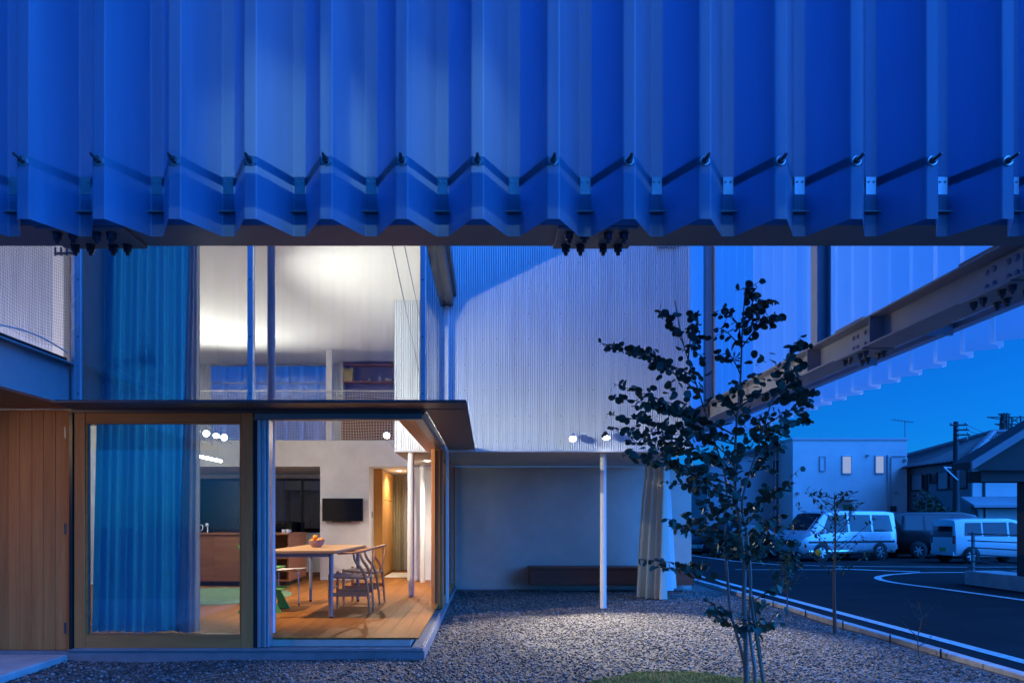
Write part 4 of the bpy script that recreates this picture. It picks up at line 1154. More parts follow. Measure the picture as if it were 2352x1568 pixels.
# shelf things in the loft
yb = thing('storage_bin', 'yellow plastic storage bin on the loft shelf', 'bin', (-2.70, 13.52, 3.92))
mat('yellow_plastic', (0.72, 0.52, 0.10), 0.5, 0, var=0.05)
obj('body', MB().prism([(-2.775, 13.44, 3.9205), (-2.625, 13.44, 3.9205), (-2.61, 13.44, 4.13), (-2.79, 13.44, 4.13)], (0, 0.18, 0)), 'yellow_plastic', yb)
obj('lid', MB().cbox(-2.80, -2.60, 13.43, 13.63, 4.131, 4.16, 0.006).cbox(-2.79, -2.75, 13.43, 13.6, 4.161, 4.19, 0.004).cbox(-2.65, -2.61, 13.43, 13.6, 4.161, 4.19, 0.004), 'yellow_plastic', yb)
for i, (x, w, h, c, lab) in enumerate(((-2.42, 0.035, 0.09, (0.6, 0.1, 0.08), 'small red bottle on the loft shelf'), (-2.30, 0.05, 0.08, (0.75, 0.72, 0.7), 'small white figurine on the loft shelf'),
                                      (-2.10, 0.06, 0.11, (0.72, 0.74, 0.78), 'pale glass jar on the loft shelf'), (-1.93, 0.07, 0.05, (0.6, 0.55, 0.5), 'low grey box on the loft shelf near the wall'))):
    prof = [(0, 0), (w * 0.5, 0), (w * 0.52, h * 0.1), (w * 0.5, h * 0.6), (w * 0.3, h * 0.75), (w * 0.36, h * 0.9), (0.001, h)] if i != 3 else None
    mb_ = MB().lathe(prof, (x, 13.5, 3.9205), 14) if prof else MB().cbox(x - 0.06, x + 0.06, 13.45, 13.55, 3.9205, 3.97, 0.006).cbox(x - 0.062, x + 0.062, 13.448, 13.552, 3.971, 3.985, 0.003)
    obj(('bottle', 'figurine', 'jar', 'small_box')[i], mb_, mat('shelf_item_%d' % i, c, 0.5), None, smooth=50, label=lab, cat=('bottle', 'figurine', 'jar', 'box')[i])
# bench on the porch
bn_ = thing('porch_bench', 'long dark brown timber bench fixed along the porch wall', 'bench', (2.1, 12.2, 0.1))
obj('seat', MB().cbox(0.70, 3.56, 11.93, 12.365, 0.405, 0.44, 0.004), 'bench_wood', bn_)
obj('front_board', MB().cbox(0.715, 3.545, 11.96, 11.985, 0.125, 0.404, 0.004), 'bench_wood', bn_)
for x in (0.716, 2.1, 3.52):
    obj('support', MB().cbox(x, x + 0.025, 11.986, 12.36, 0.13, 0.404, 0.003), 'bench_wood', bn_)
# ================================================================== PLANTS
mat('euca_leaf', (0.09, 0.16, 0.115), 0.6, 0, spec=0.2, var=0.25, scale=8, objvar=0.25)
mat('citrus_leaf', (0.03, 0.075, 0.018), 0.4, 0, var=0.25, scale=8)
mat('bark_pale', (0.34, 0.29, 0.26), 0.85, 0, var=0.3, scale=6, bump=0.4, bscale=40, stretch=(1, 1, 0.2), col2=(0.16, 0.12, 0.10))
mat('twig', (0.09, 0.065, 0.05), 0.8, 0, var=0.2, scale=20)

def leaf_mesh(name, ln, wd, cup, n=9, tip=0.0):
    mb = MB(); pts = []
    for k in range(n):
        a = 2 * PI * k / n
        x = ln * 0.5 * (1 + math.cos(a)); y = wd * 0.5 * math.sin(a) * (1 - tip * (x / ln))
        pts.append((x, y, cup * (y / wd * 2) ** 2 - cup * 0.4 * (x / ln) ** 2))
    pts.append((ln * 0.5, 0, -cup * 0.3))
    c = len(pts) - 1
    mb.add(pts, [(k, (k + 1) % n, c) for k in range(n)])
    return mb
euc = [leaf_mesh('leaf', 0.066, 0.060, 0.006), leaf_mesh('leaf', 0.074, 0.058, 0.009), leaf_mesh('leaf', 0.056, 0.054, 0.004), leaf_mesh('leaf', 0.062, 0.046, 0.010, tip=0.25)]
euc_me = []
for mb in euc:
    me = mb.mesh('leaf'); me.materials.append(MATS['euca_leaf']); me.polygons.foreach_set('use_smooth', [True] * len(me.polygons)); euc_me.append(me)

TB = Vector((1.86, 5.02, 0.0))
tree = thing('eucalyptus_tree', 'slender multi stemmed tree with dark round leaves in front of the porch', 'tree', TB)
trk = MB()
def stem(pts, r0, r1):
    p = smooth_path(pts, 6)
    trk.tube(p, list(np.linspace(r0, r1, len(p))), 8)
    return p
b0 = TB + Vector((0, 0, -0.03))
def zpt(u, v, Y):      # position from a close view of the lower stems
    return px((1450 + u / 3.618) / 1.063, (1300 + v / 3.618) / 1.063, Y)
SA = stem([b0 + Vector((-0.01, 0, 0)), zpt(1330, 1170, 5.02), zpt(1250, 850, 5.06), zpt(1205, 680, 5.12), zpt(1170, 250, 5.2), zpt(1155, 0, 5.25), px(1668, 1110, 5.28), px(1640, 1010, 5.3), px(1605, 900, 5.25), px(1570, 790, 5.22), px(1550, 690, 5.2)], 0.014, 0.004)
SB = stem([b0, zpt(1345, 1190, 5.0), zpt(1340, 900, 4.98), zpt(1325, 600, 4.97), zpt(1330, 300, 4.97), zpt(1300, 0, 4.98), px(1688, 1120, 5.0), px(1690, 1000, 5.02), px(1700, 880, 5.04), px(1705, 760, 5.05), px(1712, 662, 5.06)], 0.021, 0.004)
SC = stem([b0 + Vector((0.06, 0.02, 0)), zpt(1425, 1250, 5.03), zpt(1375, 850, 5.0), zpt(1385, 400, 4.99), zpt(1350, 0, 4.97), px(1705, 1150, 4.94), px(1740, 1030, 4.9), px(1770, 930, 4.85), px(1810, 840, 4.82)], 0.015, 0.004)
tr_o = obj('trunk', trk, 'bark_pale', tree, smooth=60)
tips = [(1512, 712), (1592, 712), (1373, 785), (1385, 795), (1440, 800), (1408, 880), (1402, 912), (1392, 950), (1398, 978), (1432, 1012), (1425, 1042), (1470, 1050), (1520, 1062), (1560, 1085), (1520, 1105), (1480, 985), (1450, 930),
        (1690, 668), (1742, 672), (1783, 688), (1800, 722), (1660, 702), (1645, 752), (1778, 742), (1620, 770), (1635, 820),
        (1843, 783), (1822, 800), (1850, 832), (1845, 872), (1872, 900), (1868, 925), (1850, 958), (1862, 965), (1812, 992), (1800, 1022), (1780, 850), (1790, 900),
        (1828, 1108), (1818, 1120), (1760, 1062), (1622, 1122), (1592, 1142), (1528, 1190), (1545, 1212), (1600, 1212), (1812, 1182), (1826, 1202), (1835, 1240), (1782, 1222), (1690, 1242), (1735, 1255), (1655, 1195),
        (1465, 1283), (1500, 1300), (1760, 1378), (1805, 1430), (1740, 1440), (1640, 1385), (1618, 1405), (1655, 1240), (1840, 1290), (1560, 1180), (1575, 960), (1650, 900), (1720, 960), (1610, 1040), (1680, 1080), (1750, 1150), (1700, 1180)]
br = MB(); leaves = []
allst = SA + SB + SC
def add_leaf(p, size=1.0, down=True):
    d = Vector((random.gauss(0, 1), random.gauss(0, 1), random.gauss(-0.35, 0.7))).normalized()
    leaves.append((p, d, random.uniform(0, 6.28), size * random.uniform(0.58, 1.10)))
for (tx, ty) in tips:
    Yd = 5.05 + random.uniform(-0.32, 0.32)
    t = px(tx, ty, Yd)
    # root on a stem lower than the tip
    cand = [s for s in allst if s.z < t.z - 0.12 and s.z > 0.35]
    if not cand: cand = [s for s in allst if 0.25 < s.z < 0.8]
    s = min(cand, key=lambda q: (q - t).length + 0.35 * abs((t.z - q.z) - 0.35) + random.uniform(0, 0.1))
    mid = s.lerp(t, 0.5) + Vector((random.uniform(-.04, .04), random.uniform(-.05, .05), random.uniform(0.0, 0.07)))
    path = smooth_path([s, mid, t], 7)
    br.tube(path, list(np.linspace(0.0055, 0.0016, len(path))), 5)
    L_ = (t - s).length
    nl = max(5, int(L_ / 0.038))
    for k in range(nl):
        u = 0.22 + 0.78 * (k + random.uniform(-0.3, 0.3)) / nl
        u = min(1, max(0.12, u)); f = u * (len(path) - 1); i0 = min(int(f), len(path) - 2)
        q = path[i0].lerp(path[i0 + 1], f - i0)
        for s_ in range(2 if random.random() < 0.6 else 1):
            add_leaf(q, 0.55 + 0.5 * (1 - 0.6 * max(0, u - 0.75) / 0.25))
    # short side twig
    for _ in range(2):
        f = random.uniform(0.35, 0.85) * (len(path) - 1); i0 = int(f); q = path[i0]
        e = q + Vector((random.uniform(-.12, .12), random.uniform(-.14, .14), random.uniform(-0.06, 0.14)))
        br.tube([q, q.lerp(e, 0.5) + Vector((0, 0, 0.01)), e], [0.0025, 0.002, 0.001], 4)
        for k in range(4):
            add_leaf(q.lerp(e, 0.3 + 0.7 * k / 3), 0.85)
# dense heart of the crown
for (cx_, cy_, rx, ry, n_) in ((1545, 930, 85, 105, 60), (1740, 900, 75, 95, 55), (1650, 1000, 130, 80, 100), (1700, 1150, 85, 75, 60), (1580, 850, 60, 70, 30), (1520, 1010, 80, 50, 45)):
    for _ in range(n_):
        a = random.uniform(0, 6.28); r_ = math.sqrt(random.random())
        add_leaf(px(cx_ + rx * r_ * math.cos(a), cy_ + ry * r_ * math.sin(a), 5.05 + random.gauss(0, 0.18)), 1.0)
obj('branches', br, 'twig', tree)
random.shuffle(leaves)
crown = obj('crown', MB().tube([SB[-1], SB[-1] + Vector((0, 0, 0.05))], [0.002, 0.0005], 4), 'twig', tree)
rest = MB()
for k, (p, d, roll, s) in enumerate(leaves):
    q = d.to_track_quat('X', 'Z') @ Matrix.Rotation(roll, 3, 'X').to_quaternion()
    mi = random.randrange(4)
    if k < 300:
        o = bpy.data.objects.new('leaf', euc_me[mi]); C.objects.link(o); o.parent = crown
        o.location = p - TB; o.rotation_euler = q.to_euler(); o.scale = (s, s, s)
    else:
        rest.add([p + q @ (Vector(v) * s) for v in euc[mi].v], euc[mi].f)
obj('leaf_mass', rest, 'euca_leaf', crown, kind='stuff', smooth=180)
fallen = MB(); rf = random.Random(12)
for _ in range(75):
    fx = rf.gauss(2.0, 1.1); fy = rf.uniform(4.7, 9.5)
    if not -0.3 < fx < 4.0: continue
    mbl = euc[rf.randrange(4)]; qf = Matrix.Rotation(rf.uniform(0, 6.28), 3, 'Z') @ Matrix.Rotation(rf.uniform(-.35, .35), 3, 'X') @ Matrix.Rotation(rf.uniform(-.3, .1), 3, 'Y')
    fallen.add([Vector((fx, fy, gravel_h(fx, fy) + 0.016)) + qf @ (Vector(v) * rf.uniform(0.5, 0.8)) for v in mbl.v], mbl.f)
obj('fallen_leaves', fallen, mat('dry_leaf', (0.16, 0.10, 0.05), 0.8, 0, var=0.4, scale=3, world_space=True), label='scattered fallen leaves lying on the gravel around the tree', cat='leaves', kind='stuff')
# wooden stake with a dark tie
stk = thing('tree_stake', 'thin dark wooden stake leaning beside the tree stems', 'stake', (2.0, 4.98, 0))
p0, p1 = zpt(1500, 1340, 4.9), zpt(1385, 560, 4.95)
obj('stake', MB().tube([p0 + (p0 - p1).normalized() * 0.12, p1], 0.013, 8), 'stake_wood', stk)
obj('black_strip', MB().tube([p0 + Vector((0.012, -0.008, -0.05)), p1 + Vector((0.012, -0.008, 0))], 0.005, 6), 'black_rubber', stk)
tie_p = zpt(1360, 760, 4.96)
obj('tie', MB().tube([tie_p + Vector((0.05 * math.cos(a) - 0.02, 0.04 * math.sin(a), 0.004 * math.sin(a))) for a in np.linspace(0, 2 * PI, 20)], 0.004, 5), 'black_rubber', stk)

# grass mound at the foot of the tree
mat('grass', (0.42, 0.38, 0.05), 0.8, 0, var=0.35, scale=9, world_space=True)
mat('moss_soil', (0.07, 0.08, 0.025), 0.95, 0, var=0.3, scale=14, world_space=True)
GC = (1.44, 4.72, 0.84, 0.92)
def mound(x, y):
    r = ((x - GC[0]) / GC[2]) ** 2 + ((y - GC[1]) / GC[3]) ** 2
    return 0.065 * max(0, 1 - r) ** 0.5
rows = []
for i in range(13):
    r = i / 12
    rows.append([(GC[0] + GC[2] * r * math.cos(a), GC[1] + GC[3] * r * math.sin(a), (mound(GC[0] + GC[2] * r * math.cos(a), GC[1] + GC[3] * r * math.sin(a)) if r < 1 else -0.02) + 0.004) for a in np.linspace(0, 2 * PI, 49)])
obj('grass_mound', MB().grid(rows), 'moss_soil', smooth=180, label='low mound of earth under the grass at the foot of the tree', cat='mound', kind='structure')
ga = MB()
for _ in range(15000):
    a = random.uniform(0, 6.28); r = math.sqrt(random.random()) * (1.0 + 0.07 * math.sin(5 * a) + 0.05 * math.sin(11 * a))
    x, y = GC[0] + GC[2] * r * math.cos(a), GC[1] + GC[3] * r * math.sin(a)
    if y < 4.4 or r > 1.06: continue
    z = mound(x, y) + 0.002; h = random.uniform(0.012, 0.034); w = 0.0022
    t = random.uniform(0, 6.28); lx, ly = random.gauss(0, 0.012), random.gauss(0, 0.012)
    ga.add([(x - w * math.cos(t), y - w * math.sin(t), z), (x + w * math.cos(t), y + w * math.sin(t), z), (x + lx, y + ly, z + h)], [(0, 1, 2)])
obj('grass', ga, 'grass', label='short yellow green grass at the foot of the tree', cat='grass', kind='stuff')

def sapling(name, label, base, h, spread, nb, nl, lsize, lm, fruit=False, stem_r=0.012, group='young plants along the kerb', bare=0.35, sd=1):
    rnd = random.Random(sd)
    t = thing(name, label, 'sapling', base, group)
    B = Vector(base)
    p = smooth_path([B + Vector((0, 0, -0.03)), B + Vector((rnd.uniform(-.02, .02), 0, h * 0.35)), B + Vector((rnd.uniform(-.03, .03), 0, h * 0.7)), B + Vector((rnd.uniform(-.03, .03), 0, h))], 5)
    obj('trunk', MB().tube(p, list(np.linspace(stem_r, 0.003, len(p))), 7), 'twig', t, smooth=60)
    bb = MB(); lf = MB(); lb = leaf_mesh('leaf', lsize, lsize * 0.5, 0.006, n=8, tip=0.3)
    for i in range(nb):
        u = bare + (1 - bare) * i / nb; s = p[min(len(p) - 1, int(u * (len(p) - 1)))]
        a = i * 2.4 + rnd.uniform(-.4, .4)
        L_ = spread * (1.1 - 0.6 * u) * rnd.uniform(0.7, 1.1)
        e = s + Vector((math.cos(a) * L_, math.sin(a) * L_ * 0.8, L_ * rnd.uniform(0.5, 1.3)))
        e.z = min(e.z, B.z + h)
        q = smooth_path([s, s.lerp(e, 0.5) + Vector((0, 0, -0.01)), e], 5)
        bb.tube(q, list(np.linspace(0.005, 0.0015, len(q))), 5)
        for k in range(nl):
            pp = q[rnd.randrange(2, len(q))] + Vector((rnd.gauss(0, .015), rnd.gauss(0, .015), rnd.gauss(0, .015)))
            d = Vector((rnd.gauss(0, 1), rnd.gauss(0, 1), rnd.gauss(0.2, 0.8))).normalized()
            qt = d.to_track_quat('X', 'Z')
            lf.add([pp + qt @ (Vector(v) * rnd.uniform(0.7, 1.2)) for v in lb.v], lb.f)
    obj('branches', bb, 'twig', t)
    obj('crown', lf, lm, t, kind='stuff', smooth=180)
    if fruit:
        f = MB().lathe([(0.001, -0.036), (0.02, -0.031), (0.034, -0.014), (0.037, 0.003), (0.030, 0.022), (0.012, 0.035), (0.001, 0.037)], tuple(px((1650 + 965 / 2.767) / 1.063, (1250 + 270 / 2.767) / 1.063, B.y - 0.1)), 14)
        obj('fruit', f, mat('green_fruit', (0.30, 0.30, 0.03), 0.5, 0, var=0.2, scale=30), t, smooth=180)
    return t
sapling('citrus_sapling', 'young citrus tree with a yellow green fruit beside the kerb', (3.83, 7.69, 0), 1.55, 0.60, 20, 16, 0.062, 'citrus_leaf', True, 0.022, bare=0.42, sd=3)
sapling('shrub_sapling', 'small dark leafy sapling beyond the citrus tree at the kerb', (3.84, 8.95, 0), 0.85, 0.26, 18, 14, 0.055, 'citrus_leaf', False, 0.011, bare=0.35, sd=5)
sapling('wispy_plant', 'wispy thin weed at the kerb nearest the camera', (3.96, 6.40, 0), 0.50, 0.20, 8, 5, 0.022, 'twig', False, 0.004, bare=0.25, sd=8)

def bush(name, label, cen, rx, ry, rz, n_, lsize, m, group=None, sd=1):
    rnd = random.Random(sd); t = thing(name, label, 'bush', (cen[0], cen[1], cen[2]), group)
    lf = MB()
    for _ in range(n_):
        d = Vector((rnd.gauss(0, 1), rnd.gauss(0, 1), abs(rnd.gauss(0, 1)))).normalized() * (rnd.random() ** 0.35)
        bumpy = 1 + 0.16 * math.sin(6 * d.x + 4 * d.z) + 0.12 * math.sin(9 * d.z + 5 * d.x)
        p = Vector((cen[0] + d.x * rx * bumpy, cen[1] + d.y * ry * bumpy, cen[2] + d.z * rz * bumpy))
        e1 = Vector((rnd.gauss(0, 1), rnd.gauss(0, 1), rnd.gauss(0, 1))).normalized() * lsize * rnd.uniform(.6, 1.2)
        e2 = Vector((rnd.gauss(0, 1), rnd.gauss(0, 1), rnd.gauss(0, 1))).normalized() * lsize * 0.5
        lf.add([p, p + e1 * 0.5 + e2, p + e1, p + e1 * 0.5 - e2], [(0, 1, 2, 3)])
    obj('trunk', MB().tube([(cen[0], cen[1], cen[2] - 0.1), (cen[0] + 0.03, cen[1], cen[2] + rz * 0.6)], [0.06, 0.03], 7), 'twig', t)
    obj('crown', lf, m, t, kind='stuff')
    return t
mat('hedge_leaf', (0.045, 0.07, 0.025), 0.8, 0, var=0.3, scale=2, world_space=True)
bush('round_bush', 'rounded dark bush behind the black minivan', (21.3, 33.2, LOT), 1.75, 1.2, 2.55, 5200, 0.16, 'hedge_leaf', sd=2)
bush('hedge', 'low dark scrub at the far roadside left of the tree', (8.9, 25.0, -0.3), 0.9, 1.6, 1.0, 3000, 0.12, 'hedge_leaf', sd=4)
bush('garden_shrub', 'dark shrub outside the kitchen window', (-4.3, 16.4, -0.2), 1.6, 0.8, 2.4, 3500, 0.10, 'hedge_leaf', sd=6)
# ================================================================== CARS
mat('tyre', (0.018, 0.018, 0.019), 0.8, 0, var=0.2, scale=30)
mat('rim_alloy', (0.55, 0.56, 0.58), 0.3, 0.8, var=0.08)
mat('car_white', (0.78, 0.79, 0.80), 0.25, 0, var=0.02, scale=2, coat=0.6)
mat('car_silver', (0.60, 0.62, 0.65), 0.28, 0.25, var=0.03, scale=2, coat=0.5)
mat('car_black', (0.008, 0.008, 0.010), 0.3, 0, var=0.05, scale=2, coat=0.15, spec=0.3)
mat('car_navy', (0.015, 0.02, 0.04), 0.3, 0.1, var=0.05, scale=2, coat=0.2)
mat('car_glass', (0.012, 0.016, 0.02), 0.06, 0, var=0.05, scale=2, spec=0.45)
mat('trim_black', (0.015, 0.015, 0.016), 0.55, 0, var=0.1)
mat('lamp_red', (0.42, 0.02, 0.015), 0.2, 0, var=0.05, coat=0.5)
mat('lamp_clear', (0.62, 0.65, 0.70), 0.12, 0.4, var=0.05, coat=0.5)
mat('chrome', (0.75, 0.76, 0.78), 0.15, 1.0, var=0.02)
mat('plate_white', (0.70, 0.70, 0.70), 0.5, 0, var=0.05)
mat('plate_yellow', (0.62, 0.50, 0.12), 0.5, 0, var=0.05)

def car(name, label, loc, yaw, st, paint_m, side_glass, screen, wheels, wr, rear, front, group='cars parked in the lot', lower=None, plate='plate_white'):
    """st: stations (x, zb, zbelt, ztop, half width, half width at the roof), front at +x"""
    t = thing(name, label, 'car', (0, 0, 0), group)
    st = sorted(st)
    def par(x):
        for a, b in zip(st[:-1], st[1:]):
            if x <= b[0] + 1e-9:
                k = (x - a[0]) / (b[0] - a[0]) if b[0] > a[0] else 0
                return [p + (q - p) * k for p, q in zip(a, b)]
        return list(st[-1])
    def sec(s):
        x, zb, zm, zt, w, wt = s
        return [(x, 0, zb), (x, w - 0.10, zb), (x, w - 0.015, zb + 0.10), (x, w, zb + (zm - zb) * 0.55), (x, w - 0.012, zm), (x, wt + 0.012, zt - 0.065), (x, wt - 0.035, zt - 0.015), (x, wt - 0.16, zt + 0.008), (x, 0, zt + 0.022)]
    rows = []
    for s in st:
        h = sec(s); rows.append(h + [(a, -b, c) for (a, b, c) in h[-2:0:-1]])
    body = MB().grid(rows, close=True)
    body.poly(rows[0]); body.poly(rows[-1])
    obj('body', body, paint_m, t, smooth=38)
    def side_pt(x, k, s, off=0.006):
        q = sec(par(x)); a, b = Vector(q[4]), Vector(q[5])
        p = a.lerp(b, k); nrm = Vector((0, (b - a).z, -(b - a).y)).normalized()
        p += nrm * off
        return (p.x, p.y * s, p.z)
    for (x0, x1, x2, x3, k0, k1) in side_glass:      # lower rear, lower front, upper front, upper rear
        for s in (-1, 1):
            g = MB(); rws = []
            for j in range(5):
                v = j / 4; kk = k0 + (k1 - k0) * v
                a, b = x0 + (x3 - x0) * v, x1 + (x2 - x1) * v
                rws.append([side_pt(a + (b - a) * i / 8, kk, s) for i in range(9)])
            g.grid(rws)
            obj('side_window', g, 'car_glass', t, smooth=180)
    if screen:
        x0, x1 = screen                                # cowl x, roof x
        rws = []
        for j in range(7):
            x = x0 + (x1 - x0) * j / 6; s = par(x); wt = s[5] - 0.05
            d = Vector((st[-1][0] - st[0][0], 0, 0))
            rws.append([(x + 0.004, wt * v, s[3] + 0.022 - 0.014 * abs(v) ** 2 + 0.006 - 0.03 * abs(v) ** 6) for v in np.linspace(-1, 1, 9)])
        obj('windscreen', MB().grid(rws), 'car_glass', t, smooth=180)
    xr, xf = st[0][0], st[-1][0]
    for (nm_, a, m_) in rear:
        obj(nm_, MB().cbox(xr - a[0], xr + 0.02, a[1], a[2], a[3], a[4], min(0.006, a[0] * 0.45)), m_, t)
    for (nm_, a, m_) in front:
        obj(nm_, MB().cbox(xf - 0.03, xf + a[0], a[1], a[2], a[3], a[4], min(0.006, a[0] * 0.45)), m_, t)
    if lower:
        for s in (-1, 1):
            for (z0, z1, m_) in lower:
                rws = [[(x, s * (par(x)[4] + 0.008), z0), (x, s * (par(x)[4] + 0.012), (z0 + z1) / 2), (x, s * (par(x)[4] + 0.008), z1)] for x in np.linspace(xr + 0.15, xf - 0.35, 14)]
                obj('side_moulding', MB().grid(rws), m_, t, smooth=180)
    for x in wheels:
        hw = par(x)[4]
        for s in (-1, 1):
            ar = MB().lathe([(wr + 0.02, 0.0), (wr + 0.075, 0.004), (wr + 0.075, 0.0)], (0, 0, 0), 24, 'y')
            obj('wheel_arch', MB().lathe([(0.001, 0.004 * s), (wr + 0.045, 0.004 * s)], (x, s * (hw + 0.002), wr + 0.015), 28, 'y'), 'trim_black', t)
            yw = s * (hw - 0.04)
            w = obj('wheel', MB().lathe([(wr * 0.62, -0.09), (wr * 0.9, -0.09), (wr * 0.985, -0.07), (wr, -0.03), (wr, 0.03), (wr * 0.985, 0.06), (wr * 0.9, 0.075), (wr * 0.64, 0.07)], (x, yw, wr), 28, 'y'), 'tyre', t, smooth=50)
            yo = yw + s * 0.062
            rim = MB().lathe([(wr * 0.64, 0.0), (wr * 0.60, 0.006 * s), (wr * 0.58, -0.02 * s)], (x, yo, wr), 28, 'y')
            for k in range(6):
                a = k * PI / 3 + 0.2
                rim.bar((x + 0.02 * math.cos(a), yo + 0.002 * s, wr + 0.02 * math.sin(a)), (x + wr * 0.6 * math.cos(a), yo + 0.0 * s, wr + wr * 0.6 * math.sin(a)), 0.012, 0.065, up=(-math.sin(a), 0, math.cos(a)))
            rim.lathe([(0.001, 0.014 * s), (0.045, 0.012 * s), (0.055, -0.01 * s)], (x, yo, wr), 14, 'y')
            obj('rim', rim, 'rim_alloy', w)
            obj('hub_disc', MB().lathe([(0.001, -0.022 * s), (wr * 0.6, -0.022 * s)], (x, yo, wr), 20, 'y'), 'trim_black', w)
    for s in (-1, 1):
        q = side_pt(wheels[1] - 0.1, 0.12, s)
        obj('mirror', MB().cbox(q[0], q[0] + 0.10, min(q[1], q[1] + 0.17 * s), max(q[1], q[1] + 0.17 * s), q[2], q[2] + 0.15, 0.02), paint_m, t)
        for xh in (0.15, -0.75):
            q = sec(par(xh)); z = q[4][2] - 0.13
            obj('door_handle', MB().cbox(xh, xh + 0.16, min(s * (q[4][1] + 0.002), s * (q[4][1] + 0.028)), max(s * (q[4][1] + 0.002), s * (q[4][1] + 0.028)), z, z + 0.03, 0.006), paint_m, t)
    t.location = loc; t.rotation_euler = (0, 0, yaw)
    return t

van_st = [(-2.33, 0.42, 1.02, 1.70, 0.82, 0.68), (-2.27, 0.32, 1.04, 1.90, 0.86, 0.72), (-1.9, 0.28, 1.05, 1.94, 0.885, 0.74), (0.6, 0.28, 1.05, 1.95, 0.89, 0.74), (1.15, 0.28, 1.03, 1.86, 0.89, 0.72), (1.85, 0.28, 1.0, 1.17, 0.87, 0.74), (2.15, 0.30, 0.90, 0.98, 0.83, 0.70), (2.33, 0.38, 0.72, 0.80, 0.74, 0.62)]
car('minivan', 'silver white minivan with two tone side mouldings parked facing left', (13.9, 28.0, LOT), R(197), van_st, 'car_silver',
    [(-2.1, -1.12, -1.12, -2.0, 0.10, 0.90), (-1.02, 0.02, 0.02, -1.02, 0.10, 0.90), (0.12, 1.42, 0.98, 0.12, 0.08, 0.90)], (1.84, 1.18), (-1.42, 1.42), 0.325,
    [('tail_lamp', (0.02, -0.83, -0.68, 0.85, 1.35), 'lamp_red'), ('tail_lamp', (0.02, 0.68, 0.83, 0.85, 1.35), 'lamp_red'), ('rear_window', (0.012, -0.6, 0.6, 1.08, 1.62), 'car_glass'), ('bumper', (0.06, -0.8, 0.8, 0.42, 0.62), 'car_silver')],
    [('headlamp', (0.015, -0.72, -0.42, 0.62, 0.78), 'lamp_clear'), ('headlamp', (0.015, 0.42, 0.72, 0.62, 0.78), 'lamp_clear'), ('grille', (0.012, -0.38, 0.38, 0.64, 0.76), 'trim_black'), ('number_plate', (0.02, -0.165, 0.165, 0.44, 0.60), 'plate_white')],
    lower=[(0.70, 0.78, 'trim_black'), (0.30, 0.42, 'chrome')])
kei_st = [(-1.69, 0.36, 0.92, 1.40, 0.68, 0.58), (-1.655, 0.28, 0.93, 1.58, 0.715, 0.615), (-1.3, 0.24, 0.93, 1.63, 0.735, 0.63), (0.4, 0.24, 0.92, 1.64, 0.74, 0.63), (0.72, 0.24, 0.91, 1.56, 0.74, 0.62), (1.22, 0.24, 0.88, 1.00, 0.73, 0.62), (1.58, 0.26, 0.80, 0.86, 0.70, 0.58), (1.70, 0.34, 0.62, 0.70, 0.62, 0.5)]
car('small_wagon', 'small white wagon with a dark rear window parked by the railing', (18.75, 26.15, LOT), R(0), kei_st, 'car_white',
    [(-1.35, -0.72, -0.72, -1.30, 0.12, 0.88), (-0.66, 0.22, 0.22, -0.66, 0.10, 0.90), (0.30, 0.92, 0.62, 0.30, 0.10, 0.90)], (1.2, 0.74), (-1.12, 1.12), 0.28,
    [('rear_window', (0.012, -0.56, 0.56, 0.95, 1.36), 'car_glass'), ('tail_lamp', (0.03, -0.70, -0.60, 0.72, 1.02), 'lamp_red'), ('tail_lamp', (0.03, 0.60, 0.70, 0.72, 1.02), 'lamp_red'), ('number_plate', (0.02, -0.165, 0.165, 0.42, 0.57), 'plate_yellow'), ('bumper', (0.05, -0.66, 0.66, 0.28, 0.42), 'car_white')],
    [('headlamp', (0.015, -0.58, -0.34, 0.55, 0.68), 'lamp_clear'), ('headlamp', (0.015, 0.34, 0.58, 0.55, 0.68), 'lamp_clear'), ('grille', (0.012, -0.3, 0.3, 0.45, 0.58), 'trim_black')])
big_st = [(-2.40, 0.42, 1.08, 1.62, 0.84, 0.68), (-2.34, 0.30, 1.10, 1.86, 0.88, 0.73), (-1.9, 0.26, 1.10, 1.91, 0.90, 0.76), (0.5, 0.26, 1.08, 1.92, 0.90, 0.76), (1.1, 0.26, 1.05, 1.80, 0.90, 0.73), (1.75, 0.26, 1.0, 1.12, 0.88, 0.72), (2.25, 0.28, 0.86, 0.94, 0.84, 0.66), (2.40, 0.36, 0.68, 0.76, 0.74, 0.6)]
car('minivan', 'tall black minivan parked behind the small white wagon', (19.2, 29.7, LOT), R(0), big_st, 'car_black',
    [(-2.1, -1.2, -1.2, -2.0, 0.10, 0.90), (-1.1, 0.0, 0.0, -1.1, 0.10, 0.90), (0.1, 1.35, 0.9, 0.1, 0.10, 0.90)], (1.74, 1.12), (-1.4, 1.45), 0.33,
    [('rear_window', (0.012, -0.64, 0.64, 1.12, 1.58), 'car_glass'), ('tail_lamp', (0.03, -0.86, -0.66, 0.92, 1.22), 'lamp_red'), ('tail_lamp', (0.03, 0.66, 0.86, 0.92, 1.22), 'lamp_red'), ('number_plate', (0.02, -0.165, 0.165, 0.70, 0.86), 'plate_white'), ('garnish', (0.02, -0.45, 0.45, 0.93, 0.98), 'chrome')],
    [('headlamp', (0.015, -0.72, -0.42, 0.62, 0.78), 'lamp_clear'), ('headlamp', (0.015, 0.42, 0.72, 0.62, 0.78), 'lamp_clear'), ('grille', (0.012, -0.38, 0.38, 0.5, 0.66), 'chrome')])
